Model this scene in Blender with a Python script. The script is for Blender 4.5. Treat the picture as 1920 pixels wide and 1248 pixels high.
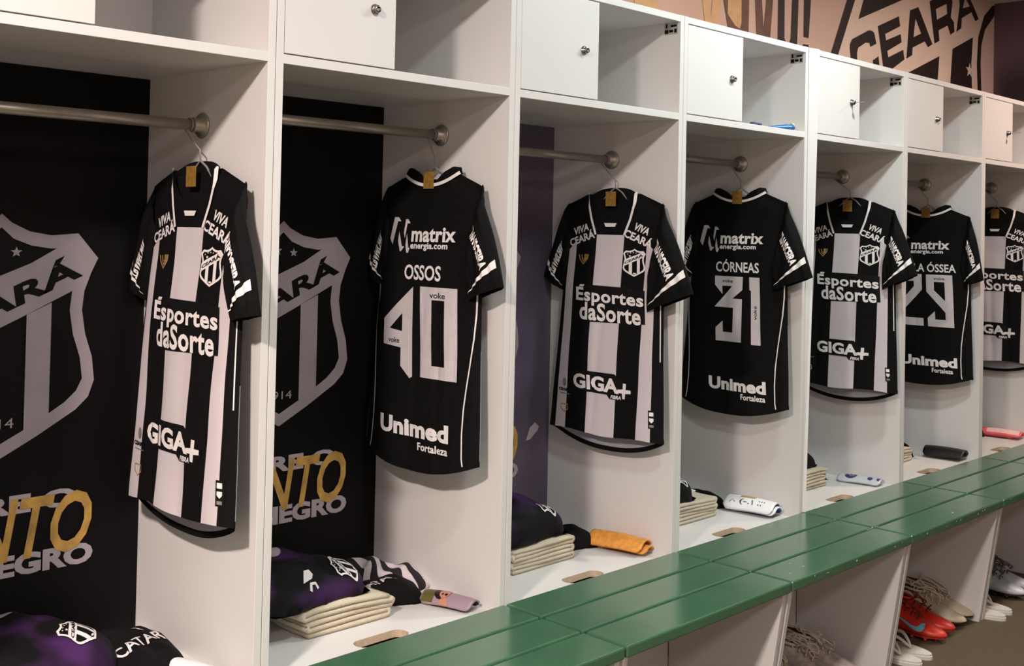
import bpy, bmesh, math, random
from mathutils import Vector, Matrix, noise
from mathutils.geometry import tessellate_polygon

for o in list(bpy.data.objects):
    bpy.data.objects.remove(o, do_unlink=True)
SC = bpy.context.scene
COL = SC.collection
R = math.radians

# ------------------------------------------------------------------ camera, world, lights, exposure
SC.view_settings.view_transform = 'Standard'
SC.view_settings.look = 'None'
SC.view_settings.gamma = 1.0
SC.view_settings.use_curve_mapping = False
SC.view_settings.exposure = 0.0

cam_data = bpy.data.cameras.new('camera')
cam = bpy.data.objects.new('camera', cam_data)
COL.objects.link(cam)
SC.camera = cam
cam_data.sensor_width = 36.0
cam_data.lens = 2118.03 / 1920 * 36.0
cam_data.shift_x = 0.1133
cam_data.shift_y = -0.12643
cam_data.clip_start = 0.05
RGT = Vector((0.7378697, -0.6745535, 0.0229330))
FWD = Vector((0.6742275, 0.7382260, 0.0209697))
UPV = Vector((-0.0310750, -0.0000108, 0.9995171))
M = Matrix.Identity(4)
for i in range(3):
    M[i][0] = RGT[i]; M[i][1] = UPV[i]; M[i][2] = -FWD[i]
M.translation = Vector((-1.39844, -1.91308, 1.39537))
cam.matrix_world = M

world = bpy.data.worlds.new('world')
SC.world = world
world.use_nodes = True
world.node_tree.nodes['Background'].inputs[0].default_value = (0.9, 0.85, 0.82, 1)
world.node_tree.nodes['Background'].inputs[1].default_value = 0.03

ZCEIL = 2.72
LIGHTS = [  # x, y, size, power, colour : square ceiling lamps above the aisle, then an added fill lamp
    (-2.20, -1.25, 0.22, 190.0, (1.0, 0.86, 0.79)),
    (0.00, -1.25, 0.18, 20.0, (0.92, 1.0, 0.98)),
    (1.50, -0.76, 0.15, 12.0, (0.78, 1.0, 1.0)),
    (2.30, -0.80, 0.15, 27.0, (0.93, 1.0, 0.97)),
    (4.25, -0.95, 0.16, 34.0, (1.0, 0.77, 0.63)),
    (-1.00, -3.00, 0.45, 34.0, (0.98, 0.93, 0.92)),  # unseen fill lamp, added to lift the shaded locker interiors
]
for (x, y, s, p, c) in LIGHTS:
    ld = bpy.data.lights.new('ceiling_lamp_light', 'AREA')
    ld.shape = 'SQUARE'; ld.size = s; ld.energy = p; ld.color = c
    lo = bpy.data.objects.new('ceiling_lamp_light', ld)
    lo.location = (x, y, ZCEIL - 0.035)
    COL.objects.link(lo)

# ------------------------------------------------------------------ materials
def lin(c):
    return tuple(((v / 255.0) / 12.92 if v <= 10 else ((v / 255.0 + 0.055) / 1.055) ** 2.4) for v in c)

def N(nt, t, **kw):
    n = nt.nodes.new(t)
    for k, v in kw.items():
        setattr(n, k, v)
    return n

def mat(name, rgb, rough=0.6, metal=0.0, vary=0.0, vscale=20.0, bump=0.0, bscale=300.0, sheen=0.0, coat=0.0, spec=0.5, emis=0.0):
    m = bpy.data.materials.new(name)
    m.use_nodes = True
    nt = m.node_tree
    b = nt.nodes['Principled BSDF']
    c = lin(rgb)
    b.inputs['Base Color'].default_value = (*c, 1)
    b.inputs['Roughness'].default_value = rough
    b.inputs['Metallic'].default_value = metal
    b.inputs['Specular IOR Level'].default_value = spec
    if sheen:
        b.inputs['Sheen Weight'].default_value = sheen
    if coat:
        b.inputs['Coat Weight'].default_value = coat
    tc = N(nt, 'ShaderNodeTexCoord')
    if vary:
        nz = N(nt, 'ShaderNodeTexNoise'); nz.inputs['Scale'].default_value = vscale
        nz.inputs['Detail'].default_value = 4
        nt.links.new(tc.outputs['Object'], nz.inputs['Vector'])
        rp = N(nt, 'ShaderNodeValToRGB')
        rp.color_ramp.elements[0].position = 0.3; rp.color_ramp.elements[1].position = 0.7
        rp.color_ramp.elements[0].color = (*[max(0, v * (1 - vary)) for v in c], 1)
        rp.color_ramp.elements[1].color = (*[min(1, v * (1 + vary)) for v in c], 1)
        nt.links.new(nz.outputs['Fac'], rp.inputs['Fac'])
        nt.links.new(rp.outputs['Color'], b.inputs['Base Color'])
    if bump:
        nb = N(nt, 'ShaderNodeTexNoise'); nb.inputs['Scale'].default_value = bscale
        nt.links.new(tc.outputs['Object'], nb.inputs['Vector'])
        bp_ = N(nt, 'ShaderNodeBump'); bp_.inputs['Strength'].default_value = bump
        bp_.inputs['Distance'].default_value = 0.002
        nt.links.new(nb.outputs['Fac'], bp_.inputs['Height'])
        nt.links.new(bp_.outputs['Normal'], b.inputs['Normal'])
    if emis:
        b.inputs['Emission Color'].default_value = (*c, 1)
        b.inputs['Emission Strength'].default_value = emis
    return m

LAM = mat('white_laminate', (216, 212, 210), 0.42, vary=0.02, vscale=3, bump=0.06, bscale=900)
LAME = mat('laminate_edge', (219, 213, 204), 0.4, vary=0.03, vscale=6)
MDF = mat('raw_board_edge', (204, 180, 152), 0.85, vary=0.08, vscale=80)
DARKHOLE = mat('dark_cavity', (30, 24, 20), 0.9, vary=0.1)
PAN = mat('black_mural_panel', (8, 6, 7), 0.6, spec=0.15, vary=0.25, vscale=5)
PANP = mat('purple_lit_mural_panel', (86, 76, 94), 0.45, vary=0.3, vscale=4)  # purple artwork; its stronger light and gloss are painted into the colour
PRG = mat('grey_mural_print', (150, 138, 143), 0.5, vary=0.12, vscale=9)
PRG2 = mat('grey_slogan_print', (170, 158, 165), 0.5, vary=0.1, vscale=9)
PRGOLD = mat('gold_mural_print', (186, 144, 70), 0.5, vary=0.3, vscale=30)
PRK = mat('black_mural_print', (8, 6, 7), 0.6, vary=0.1, spec=0.15)
BLK = mat('black_jersey', (9, 8, 9), 0.8, vary=0.3, vscale=60, bump=0.25, bscale=700, spec=0.15)
BLKRIB = mat('black_rib_cuff', (10, 9, 10), 0.9, vary=0.3, vscale=120, bump=0.5, bscale=900, spec=0.15)
WHT = mat('white_print', (226, 219, 217), 0.55, vary=0.03, vscale=60)
WHTF = mat('white_jersey', (196, 186, 190), 0.8, vary=0.05, vscale=80, bump=0.2, bscale=800)
INNER = mat('jersey_reverse', (158, 154, 164), 0.85, vary=0.06, vscale=50, bump=0.2)
NUM = mat('number_vinyl', (200, 190, 192), 0.5, vary=0.06, vscale=25)
BLKPR = mat('black_print', (10, 8, 9), 0.7, vary=0.1, spec=0.2)
GREYPR = mat('grey_print', (120, 118, 112), 0.6, vary=0.2, vscale=200)
GOLDPR = mat('gold_print', (176, 140, 84), 0.5, vary=0.1)
GOLDTAG = mat('gold_tag', (134, 98, 36), 0.6, vary=0.25, vscale=120)
STEEL = mat('brushed_steel', (168, 160, 150), 0.38, metal=0.75, vary=0.08, vscale=30)
CHROME = mat('chrome_lock', (150, 145, 145), 0.22, metal=1.0, vary=0.1)
HNG = mat('clear_grey_hanger', (138, 130, 127), 0.35, vary=0.05)
GREEN = mat('green_enamel', (60, 100, 74), 0.22, vary=0.1, vscale=12, bump=0.05, bscale=200, coat=0.35, spec=0.7)
GREEN.node_tree.nodes['Principled BSDF'].inputs['Coat Roughness'].default_value = 0.2
CHIP = mat('chipped_paint', (196, 200, 182), 0.7, vary=0.1)
FLOORM = mat('olive_floor', (84, 71, 50), 0.75, vary=0.12, vscale=60, bump=0.3, bscale=400)
WALLW = mat('painted_wall', (205, 198, 190), 0.8, vary=0.03, vscale=4)
CEILM = mat('ceiling_paint', (222, 216, 210), 0.85, vary=0.03, vscale=4)
TOW = mat('cream_towel', (206, 192, 168), 0.95, vary=0.06, vscale=150, bump=0.9, bscale=420, sheen=0.2)
BLKC = mat('black_cloth', (10, 8, 11), 0.9, vary=0.3, vscale=30, bump=0.4, bscale=500, spec=0.2)
LAMPM = mat('lamp_diffuser', (255, 250, 240), 0.5, emis=6.0)
LAMPF = mat('lamp_frame', (225, 225, 225), 0.5, vary=0.02)

def purple_mat():
    m = mat('purple_dark_cloth', (20, 14, 24), 0.75, bump=0.3, bscale=500, spec=0.2)
    nt = m.node_tree; b = nt.nodes['Principled BSDF']
    tc = nt.nodes['Texture Coordinate']
    nz = N(nt, 'ShaderNodeTexNoise'); nz.inputs['Scale'].default_value = 7; nz.inputs['Detail'].default_value = 2
    nt.links.new(tc.outputs['Object'], nz.inputs['Vector'])
    rp = N(nt, 'ShaderNodeValToRGB')
    e = rp.color_ramp.elements
    e[0].position = 0.47; e[0].color = (*lin((10, 7, 11)), 1)
    e[1].position = 0.68; e[1].color = (*lin((70, 36, 86)), 1)
    nt.links.new(nz.outputs['Fac'], rp.inputs['Fac'])
    nt.links.new(rp.outputs['Color'], b.inputs['Base Color'])
    return m
PURP = purple_mat()

def stripe_mat():
    """striped jersey front; UV holds metres (across, down)"""
    m = mat('striped_jersey', (9, 8, 9), 0.8, bump=0.22, bscale=800, spec=0.15)
    nt = m.node_tree; b = nt.nodes['Principled BSDF']
    uv = N(nt, 'ShaderNodeUVMap')
    sp = N(nt, 'ShaderNodeSeparateXYZ'); nt.links.new(uv.outputs['UV'], sp.inputs[0])
    def mth(op, a, b_=None):
        n = N(nt, 'ShaderNodeMath', operation=op)
        for i, v in enumerate((a, b_)):
            if v is None: continue
            if isinstance(v, (int, float)): n.inputs[i].default_value = v
            else: nt.links.new(v, n.inputs[i])
        return n.outputs[0]
    A = mth('ABSOLUTE', sp.outputs[0]); B = sp.outputs[1]       # B positive downward
    c1 = mth('MULTIPLY', mth('LESS_THAN', A, 0.052), mth('GREATER_THAN', B, 0.128))
    outer = mth('MAXIMUM', mth('MULTIPLY_ADD', B, 0.06), 0)
    n = N(nt, 'ShaderNodeMath', operation='MULTIPLY_ADD'); nt.links.new(B, n.inputs[0]); n.inputs[1].default_value = 0.03; n.inputs[2].default_value = 0.158
    side = mth('MULTIPLY', mth('GREATER_THAN', A, 0.132), mth('LESS_THAN', A, n.outputs[0]))
    n2 = N(nt, 'ShaderNodeMath', operation='MULTIPLY_ADD'); nt.links.new(A, n2.inputs[0]); n2.inputs[1].default_value = 0.9; n2.inputs[2].default_value = 0.03
    side = mth('MULTIPLY', side, mth('GREATER_THAN', B, n2.outputs[0]))
    msk = mth('MAXIMUM', c1, side)
    mx = N(nt, 'ShaderNodeMix', data_type='RGBA')
    nt.links.new(msk, mx.inputs[0])
    mx.inputs[6].default_value = (*lin((9, 8, 9)), 1)
    mx.inputs[7].default_value = (*lin((198, 188, 192)), 1)
    nt.links.new(mx.outputs[2], b.inputs['Base Color'])
    return m
STRIPE = stripe_mat()

def wall_mural_mat():
    """printed wall covering: brown at one end of the wall fading to dusty pink"""
    m = mat('mural_wallpaper', (170, 130, 115), 0.6)
    nt = m.node_tree; b = nt.nodes['Principled BSDF']; tc = nt.nodes['Texture Coordinate']
    sp = N(nt, 'ShaderNodeSeparateXYZ'); nt.links.new(tc.outputs['Object'], sp.inputs[0])
    mr = N(nt, 'ShaderNodeMapRange'); mr.inputs[1].default_value = 1.8; mr.inputs[2].default_value = 5.2
    nt.links.new(sp.outputs[0], mr.inputs[0])
    nz = N(nt, 'ShaderNodeTexNoise'); nz.inputs['Scale'].default_value = 2.2
    nt.links.new(tc.outputs['Object'], nz.inputs['Vector'])
    ad = N(nt, 'ShaderNodeMath', operation='MULTIPLY_ADD'); nt.links.new(nz.outputs['Fac'], ad.inputs[0])
    ad.inputs[1].default_value = 0.5; nt.links.new(mr.outputs[0], ad.inputs[2])
    rp = N(nt, 'ShaderNodeValToRGB'); e = rp.color_ramp.elements
    e[0].position = 0.25; e[0].color = (*lin((190, 142, 118)), 1)
    e[1].position = 1.0; e[1].color = (*lin((222, 190, 182)), 1)
    x = e.new(0.6); x.color = (*lin((212, 174, 158)), 1)
    nt.links.new(ad.outputs[0], rp.inputs['Fac'])
    nt.links.new(rp.outputs['Color'], b.inputs['Base Color'])
    return m
MURALW = wall_mural_mat()
MURDARK = mat('maroon_wallpaper', (40, 22, 30), 0.6)
def maroon():
    m = MURDARK; nt = m.node_tree; b = nt.nodes['Principled BSDF']; tc = nt.nodes['Texture Coordinate']
    nz = N(nt, 'ShaderNodeTexNoise'); nz.inputs['Scale'].default_value = 2.6; nz.inputs['Detail'].default_value = 1
    nt.links.new(tc.outputs['Object'], nz.inputs['Vector'])
    rp = N(nt, 'ShaderNodeValToRGB'); e = rp.color_ramp.elements
    e[0].position = 0.45; e[0].color = (*lin((36, 20, 28)), 1)
    e[1].position = 0.62; e[1].color = (*lin((92, 68, 82)), 1)
    nt.links.new(nz.outputs['Fac'], rp.inputs['Fac']); nt.links.new(rp.outputs['Color'], b.inputs['Base Color'])
maroon()
MPK = mat('mural_dark_ink', (34, 20, 20), 0.6, vary=0.1)
MPB = mat('mural_brown_ink', (104, 68, 56), 0.6, vary=0.15)
MPL = mat('mural_light_ink', (232, 208, 194), 0.6, vary=0.04, vscale=3)
MPO = mat('mural_orange_ink', (206, 156, 110), 0.6, vary=0.1)

# ------------------------------------------------------------------ object helpers
def link(o, parent=None):
    COL.objects.link(o)
    if parent is not None:
        o.parent = parent
    return o

def mesh_obj(name, verts, faces, mats, parent=None, midx=None, smooth=False, uvs=None):
    me = bpy.data.meshes.new(name)
    me.from_pydata([tuple(v) for v in verts], [], faces)
    if not isinstance(mats, (list, tuple)): mats = [mats]
    for m_ in mats: me.materials.append(m_)
    if midx:
        for p, i in zip(me.polygons, midx): p.material_index = i
    if smooth:
        for p in me.polygons: p.use_smooth = True
    if uvs:
        ul = me.uv_layers.new(name='UVMap')
        for l in me.loops: ul.data[l.index].uv = uvs[l.vertex_index]
    me.update()
    return link(bpy.data.objects.new(name, me), parent)

def bm_obj(name, bm, mats, parent=None, smooth=False):
    me = bpy.data.meshes.new(name)
    bmesh.ops.recalc_face_normals(bm, faces=bm.faces)
    bm.to_mesh(me); bm.free()
    if not isinstance(mats, (list, tuple)): mats = [mats]
    for m_ in mats: me.materials.append(m_)
    if smooth:
        for p in me.polygons: p.use_smooth = True
    return link(bpy.data.objects.new(name, me), parent)

def empty(name, loc, label=None, cat=None, group=None, rz=0.0, kind=None):
    o = bpy.data.objects.new(name, None)
    o.empty_display_size = 0.05
    o.location = loc; o.rotation_euler = (0, 0, rz)
    link(o)
    tag(o, label, cat, group, kind)
    return o

def tag(o, label=None, cat=None, group=None, kind=None):
    if label: o['label'] = label
    if cat: o['category'] = cat
    if group: o['group'] = group
    if kind: o['kind'] = kind
    return o

def box(bm, x0, x1, y0, y1, z0, z1, bev=0.0):
    r = bmesh.ops.create_cube(bm, size=1.0)
    vs = r['verts']
    for v in vs:
        v.co = Vector((x0 + (v.co.x + .5) * (x1 - x0), y0 + (v.co.y + .5) * (y1 - y0), z0 + (v.co.z + .5) * (z1 - z0)))
    if bev:
        es = list({e for v in vs for e in v.link_edges})
        bmesh.ops.bevel(bm, geom=es, offset=bev, segments=2, affect='EDGES', profile=0.5)

def boxobj(name, b, m, parent=None, bev=0.0008):
    bm = bmesh.new(); box(bm, *b, bev)
    return bm_obj(name, bm, m, parent)

def prism(bm, pts, axis, a0, a1):
    """pts 2D polygon extruded along axis; axis 'x': pts=(y,z)"""
    def mk(p, a):
        if axis == 'x': return (a, p[0], p[1])
        if axis == 'y': return (p[0], a, p[1])
        return (p[0], p[1], a)
    A = [bm.verts.new(mk(p, a0)) for p in pts]; B = [bm.verts.new(mk(p, a1)) for p in pts]
    bm.faces.new(A); bm.faces.new(B[::-1])
    n = len(pts)
    for i in range(n):
        bm.faces.new((A[i], A[(i + 1) % n], B[(i + 1) % n], B[i]))

def tube_geo(pts, r, n=8, closed=False, rfun=None):
    P = [Vector(p) for p in pts]; V = []; F = []
    up = None
    for i, p in enumerate(P):
        if closed: t = P[(i + 1) % len(P)] - P[i - 1]
        else: t = P[min(i + 1, len(P) - 1)] - P[max(i - 1, 0)]
        t.normalize()
        if up is None:
            up = Vector((0, 0, 1)) if abs(t.z) < 0.9 else Vector((1, 0, 0))
        s = t.cross(up)
        if s.length < 1e-6: s = t.cross(Vector((0, 1, 0)))
        s.normalize(); up = s.cross(t).normalized()
        rr = rfun(i / (len(P) - 1)) * r if rfun else r
        for k in range(n):
            a = 2 * math.pi * k / n
            V.append(p + s * math.cos(a) * rr + up * math.sin(a) * rr)
    m = len(P)
    for i in range(m if closed else m - 1):
        j = (i + 1) % m
        for k in range(n):
            F.append((i * n + k, i * n + (k + 1) % n, j * n + (k + 1) % n, j * n + k))
    if not closed:
        F.append(tuple(range(n))[::-1]); F.append(tuple((m - 1) * n + k for k in range(n)))
    return V, F

def tube(name, pts, r, m, parent=None, n=8, closed=False, rfun=None):
    V, F = tube_geo(pts, r, n, closed, rfun)
    return mesh_obj(name, V, F, m, parent, smooth=True)

def merge(parts):
    V = []; F = []
    for v, f in parts:
        o = len(V); V += list(v); F += [tuple(i + o for i in q) for q in f]
    return V, F

def lathe_geo(prof, origin, axis, n=24):
    """prof: list of (r, h) ; axis unit vector"""
    ax = Vector(axis).normalized()
    s = ax.cross(Vector((0, 0, 1)) if abs(ax.z) < 0.9 else Vector((1, 0, 0))).normalized(); u = ax.cross(s)
    V = []; F = []
    for r_, h in prof:
        for k in range(n):
            a = 2 * math.pi * k / n
            V.append(Vector(origin) + ax * h + s * math.cos(a) * r_ + u * math.sin(a) * r_)
    for i in range(len(prof) - 1):
        for k in range(n):
            F.append((i * n + k, i * n + (k + 1) % n, (i + 1) * n + (k + 1) % n, (i + 1) * n + k))
    F.append(tuple(range(n))[::-1]); F.append(tuple((len(prof) - 1) * n + k for k in range(n)))
    return V, F

# ------------------------------------------------------------------ flat artwork helpers
_tc = {}
def glyphs(txt, bold=0.03, shear=0.0, spacing=1.0):
    """text as 2D verts + faces with its bounds at 0..1"""
    key = (txt, bold, shear, spacing)
    if key in _tc: return _tc[key]
    cu = bpy.data.curves.new('t', 'FONT'); cu.body = txt; cu.size = 1.0
    cu.offset = bold; cu.shear = shear; cu.space_character = spacing; cu.resolution_u = 3
    ob = bpy.data.objects.new('t', cu); COL.objects.link(ob)
    dg = bpy.context.evaluated_depsgraph_get(); dg.update()
    me = bpy.data.meshes.new_from_object(ob.evaluated_get(dg))
    V = [(v.co.x, v.co.y) for v in me.vertices]; F = [tuple(p.vertices) for p in me.polygons]
    bpy.data.objects.remove(ob, do_unlink=True); bpy.data.curves.remove(cu); bpy.data.meshes.remove(me)
    x0 = min(v[0] for v in V); x1 = max(v[0] for v in V); y0 = min(v[1] for v in V); y1 = max(v[1] for v in V)
    V = [((v[0] - x0) / (x1 - x0), (v[1] - y0) / (y1 - y0)) for v in V]
    _tc[key] = (V, F, (x1 - x0) / (y1 - y0))
    return _tc[key]

def text_box(txt, x0, y0, x1, y1, rot=0.0, **kw):
    V, F, _ = glyphs(txt, **kw)
    cx, cy = (x0 + x1) / 2, (y0 + y1) / 2; c, s = math.cos(rot), math.sin(rot); out = []
    for u, v in V:
        dx = (u - .5) * (x1 - x0); dy = (v - .5) * (y1 - y0)
        out.append((cx + dx * c - dy * s, cy + dx * s + dy * c))
    return out, F

def text_quad(txt, A, B, C_, D_, **kw):
    """A lower left, B lower right, C upper right, D upper left"""
    V, F, _ = glyphs(txt, **kw)
    out = []
    for u, v in V:
        x = (A[0] * (1 - u) + B[0] * u) * (1 - v) + (D_[0] * (1 - u) + C_[0] * u) * v
        y = (A[1] * (1 - u) + B[1] * u) * (1 - v) + (D_[1] * (1 - u) + C_[1] * u) * v
        out.append((x, y))
    return out, F

def poly(*loops):
    tris = tessellate_polygon([[Vector((p[0], p[1], 0)) for p in l] for l in loops])
    V = [p for l in loops for p in l]
    return V, [tuple(t) for t in tris]

def rect(x0, y0, x1, y1):
    return [(x0, y0), (x1, y0), (x1, y1), (x0, y1)], [(0, 1, 2, 3)]

def fitbox(loops, x0, y0, x1, y1, src=None):
    if src is None:
        xs = [p[0] for l in loops for p in l]; ys = [p[1] for l in loops for p in l]
        src = (min(xs), min(ys), max(xs), max(ys))
    return [[(x0 + (p[0] - src[0]) / (src[2] - src[0]) * (x1 - x0), y0 + (p[1] - src[1]) / (src[3] - src[1]) * (y1 - y0)) for p in l] for l in loops]

def star(cx, cy, r, rx=None):
    rx = rx or r
    return poly([(cx + (rx if i % 2 == 0 else rx * .42) * math.sin(math.pi * i / 5), cy + (r if i % 2 == 0 else r * .42) * math.cos(math.pi * i / 5)) for i in range(10)])

def disc(cx, cy, rx, ry, n=12):
    return [(cx + rx * math.cos(2 * math.pi * i / n), cy + ry * math.sin(2 * math.pi * i / n)) for i in range(n)], [tuple(range(n))]

def stroke(pts, w, closed=False):
    V = []; F = []; n = len(pts)
    for i, p in enumerate(pts):
        if closed: a, b = pts[i - 1], pts[(i + 1) % n]
        else: a, b = pts[max(i - 1, 0)], pts[min(i + 1, n - 1)]
        d = Vector((b[0] - a[0], b[1] - a[1])); d.normalize()
        ww = w(i / (n - 1)) if callable(w) else w
        V += [(p[0] - d.y * ww / 2, p[1] + d.x * ww / 2), (p[0] + d.y * ww / 2, p[1] - d.x * ww / 2)]
    for i in range(n if closed else n - 1):
        j = (i + 1) % n
        F.append((2 * i, 2 * i + 1, 2 * j + 1, 2 * j))
    return V, F

def art(name, layers, fmap, mats, parent=None, grid=None, off0=0.0012, step=0.0007):
    """layers: list of (verts2d, faces, material index, level); fmap(x, y, off) -> 3D"""
    AV = []; AF = []; MI = []
    for V, F, mi, lev in layers:
        if grid:
            bm = bmesh.new()
            bv = [bm.verts.new((x, y, 0)) for x, y in V]
            for f in F:
                try: bm.faces.new([bv[i] for i in f])
                except ValueError: pass
            xs = [v[0] for v in V]; ys = [v[1] for v in V]
            for ax, lo, hi in ((0, min(xs), max(xs)), (1, min(ys), max(ys))):
                k = math.floor(lo / grid) + 1
                while k * grid < hi:
                    co = Vector((0, 0, 0)); co[ax] = k * grid; no = Vector((0, 0, 0)); no[ax] = 1
                    bmesh.ops.bisect_plane(bm, geom=bm.verts[:] + bm.edges[:] + bm.faces[:], plane_co=co, plane_no=no)
                    k += 1
            bm.verts.index_update()
            V2 = [(v.co.x, v.co.y) for v in bm.verts]; F2 = [tuple(v.index for v in f.verts) for f in bm.faces]
            bm.free()
        else:
            V2, F2 = V, F
        o = len(AV)
        AV += [fmap(x, y, off0 + lev * step) for x, y in V2]
        AF += [tuple(i + o for i in f) for f in F2]; MI += [mi] * len(F2)
    return mesh_obj(name, AV, AF, mats, parent, midx=MI)

# the club shield: unit design, u in -1..1, v in 0..1
def _sym(r): return r + [(-x, y) for x, y in r[::-1] if abs(x) > 1e-6]
SH_OUT = _sym([(0, 1.0), (.1, .965), (.28, .93), (.5, .915), (.78, .925), (1.0, .82), (.93, .76), (.86, .68), (.84, .60), (.88, .50), (.96, .40), (.99, .30), (.93, .23), (.8, .18), (.4, .085), (0, 0)])
SH_IN = _sym([(0, .945), (.12, .90), (.3, .872), (.5, .86), (.72, .865), (.85, .81), (.80, .76), (.73, .68), (.71, .60), (.75, .50), (.83, .40), (.86, .31), (.80, .26), (.68, .215), (.36, .135), (0, .06)])
def shield(x0, y0, x1, y1, full_black=False, year=False, mi_w=0, mi_k=1):
    def T(loop): return [(x0 + (u + 1) / 2 * (x1 - x0), y0 + v * (y1 - y0)) for u, v in loop]
    L = []
    if full_black: L.append((*poly(T(SH_OUT)), mi_k, 0))
    L.append((*poly(T(SH_OUT), T(SH_IN)), mi_w, 1))
    band = [(-.93, .36), (-.86, .585), (-.5, .665), (.3, .80), (.72, .90), (.98, .82), (.82, .70), (.2, .575), (-.35, .47)]
    L.append((*poly(T(band)), mi_w, 2))
    q = T([(-.84, .43), (.84, .745), (.74, .85), (-.80, .545)])
    L.append((*text_quad('CEARÁ', *q, bold=0.035), mi_k, 3))
    for a, b in ((-.44, -.16), (.27, .52)):
        f = lambda u: .36 + (u + .93) * .19
        g = lambda u: .06 + abs(u) * .2
        L.append((*poly(T([(a, g(a)), (b, g(b)), (b, f(b)), (a, f(a))])), mi_w, 2))
    for u, v, r in ((-.58, .80, .07), (-.33, .845, .07), (-.08, .855, .07), (.15, .845, .06), (-.38, .735, .12)):
        p = T([(u, v)])[0]
        L.append((*star(p[0], p[1], r * (y1 - y0) * .38, r * (x1 - x0) * .5), mi_w, 2))
    if year:
        q = T([(-.16, .13), (.17, .13), (.17, .17), (-.16, .17)])
        L.append((*text_quad('1914', *q, bold=0.0), mi_w, 2))
    else:
        p = T([(.05, .115)])[0]
        L.append((*disc(p[0], p[1], (x1 - x0) * .07, (y1 - y0) * .025), mi_w, 2))
    return L

# ------------------------------------------------------------------ layout numbers
S = {0: -0.75, 1: 0.0, 2: 0.75, 3: 1.5018, 4: 2.2584, 5: 3.0356, 6: 3.8246, 7: 4.6046}
T2 = 0.020          # from a seam to the inner face of the board
ZS0, ZS1 = 1.734, 1.754
ZT0, ZT1 = 2.027, 2.047
ZB = 0.437
ZBT = 0.455         # bench top
D = 0.4825
DOORX = {1: 0.337, 2: 0.336, 3: 0.340, 4: 0.333, 5: 0.385, 6: 0.354, 7: 0.337}
RODZ = {1: 1.612, 2: 1.644, 3: 1.621, 4: 1.649, 5: 1.640, 6: 1.641, 7: 1.658}
DESC = {1: 'with black crest mural, nearest the left edge of the picture', 2: 'with black crest mural, holding the OSSOS 40 jersey',
        3: 'with purple back panel toned as lit, holding orange shin guards', 4: 'with a blue tube on its upper shelf',
        5: 'just right of the broad white corner post', 6: 'holding the 29 jersey and black shin guards',
        7: 'with pink shin guards, at the far right edge'}

# ------------------------------------------------------------------ room shell
XR, XL, YF = 5.30, -4.4, -4.3
mesh_obj('floor', [(XL, YF, 0), (XR, YF, 0), (XR, D + .05, 0), (XL, D + .05, 0)], [(0, 1, 2, 3)], FLOORM)['kind'] = 'structure'
mesh_obj('ceiling', [(XL, YF, ZCEIL), (XR, YF, ZCEIL), (XR, D + .05, ZCEIL), (XL, D + .05, ZCEIL)], [(3, 2, 1, 0)], CEILM)['kind'] = 'structure'
wb = boxobj('wall_back', (XL, XR, D + 0.012, D + 0.10, 0, ZCEIL), MURALW, bev=0); wb['kind'] = 'structure'
wr = boxobj('wall_right', (XR, XR + .1, YF, D + 0.10, 0, ZCEIL), MURDARK, bev=0); wr['kind'] = 'structure'
wl = boxobj('wall_left', (XL - .1, XL, YF, D + 0.10, 0, ZCEIL), WALLW, bev=0); wl['kind'] = 'structure'
wf = boxobj('wall_front', (XL, XR, YF - .1, YF, 0, ZCEIL), WALLW, bev=0); wf['kind'] = 'structure'

YW = D + 0.012
def wmap(x, y, off): return (x, YW - off, y)
WP = {
'ringL': [(3.56, 2.50), (3.402, 2.217), (3.385, 2.18), (3.45, 2.18), (3.467, 2.215), (3.622, 2.484), (3.64, 2.52)],
'topdark': [(3.706, 2.497), (3.658, 2.402), (4.109, 2.558), (4.2, 2.59), (4.05, 2.66), (3.76, 2.6)],
'C': [(3.594, 2.19), (3.578, 2.25), (3.577, 2.274), (3.597, 2.301), (3.764, 2.365), (3.797, 2.367), (3.821, 2.36), (3.845, 2.312), (3.783, 2.289), (3.772, 2.306), (3.734, 2.303), (3.66, 2.27), (3.649, 2.244), (3.654, 2.19)],
'Cb': [(3.81, 2.229), (3.869, 2.256), (3.885, 2.19), (3.811, 2.19)],
'E': [(3.857, 2.397), (4.082, 2.476), (4.099, 2.43), (3.936, 2.37), (3.946, 2.341), (4.105, 2.392), (4.116, 2.353), (3.961, 2.292), (3.973, 2.263), (4.135, 2.319), (4.151, 2.274), (3.969, 2.19), (3.926, 2.19)],
'tri': [(4.12, 2.188), (4.563, 2.339), (4.541, 2.188)],
'blk': [(4.728, 2.397), (4.997, 2.493), (4.979, 2.349), (4.995, 2.188), (4.701, 2.188)],
'ringR': [(5.073, 2.188), (5.055, 2.357), (5.07, 2.503), (5.148, 2.63), (5.267, 2.705), (5.297, 2.71), (5.297, 2.66), (5.285, 2.644), (5.165, 2.557), (5.115, 2.463), (5.108, 2.363), (5.125, 2.188)],
}
WH = {
'A': ([(4.172, 2.279), (4.206, 2.523), (4.303, 2.554), (4.475, 2.39), (4.422, 2.366), (4.383, 2.392), (4.242, 2.343), (4.237, 2.305)], [(4.25, 2.396), (4.271, 2.491), (4.338, 2.426)]),
'R': ([(4.434, 2.603), (4.66, 2.685), (4.702, 2.680), (4.720, 2.641), (4.699, 2.56), (4.741, 2.538), (4.749, 2.489), (4.698, 2.467), (4.66, 2.51), (4.548, 2.47), (4.561, 2.418), (4.501, 2.396)], [(4.512, 2.574), (4.643, 2.621), (4.654, 2.57), (4.527, 2.522)]),
'A2': ([(4.774, 2.492), (4.814, 2.638), (4.80, 2.697), (4.93, 2.71), (5.014, 2.651), (5.074, 2.602), (5.027, 2.584), (4.971, 2.625), (4.844, 2.575), (4.839, 2.521)], [(4.856, 2.63), (4.885, 2.689), (4.948, 2.653)]),
}
L = []
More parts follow.
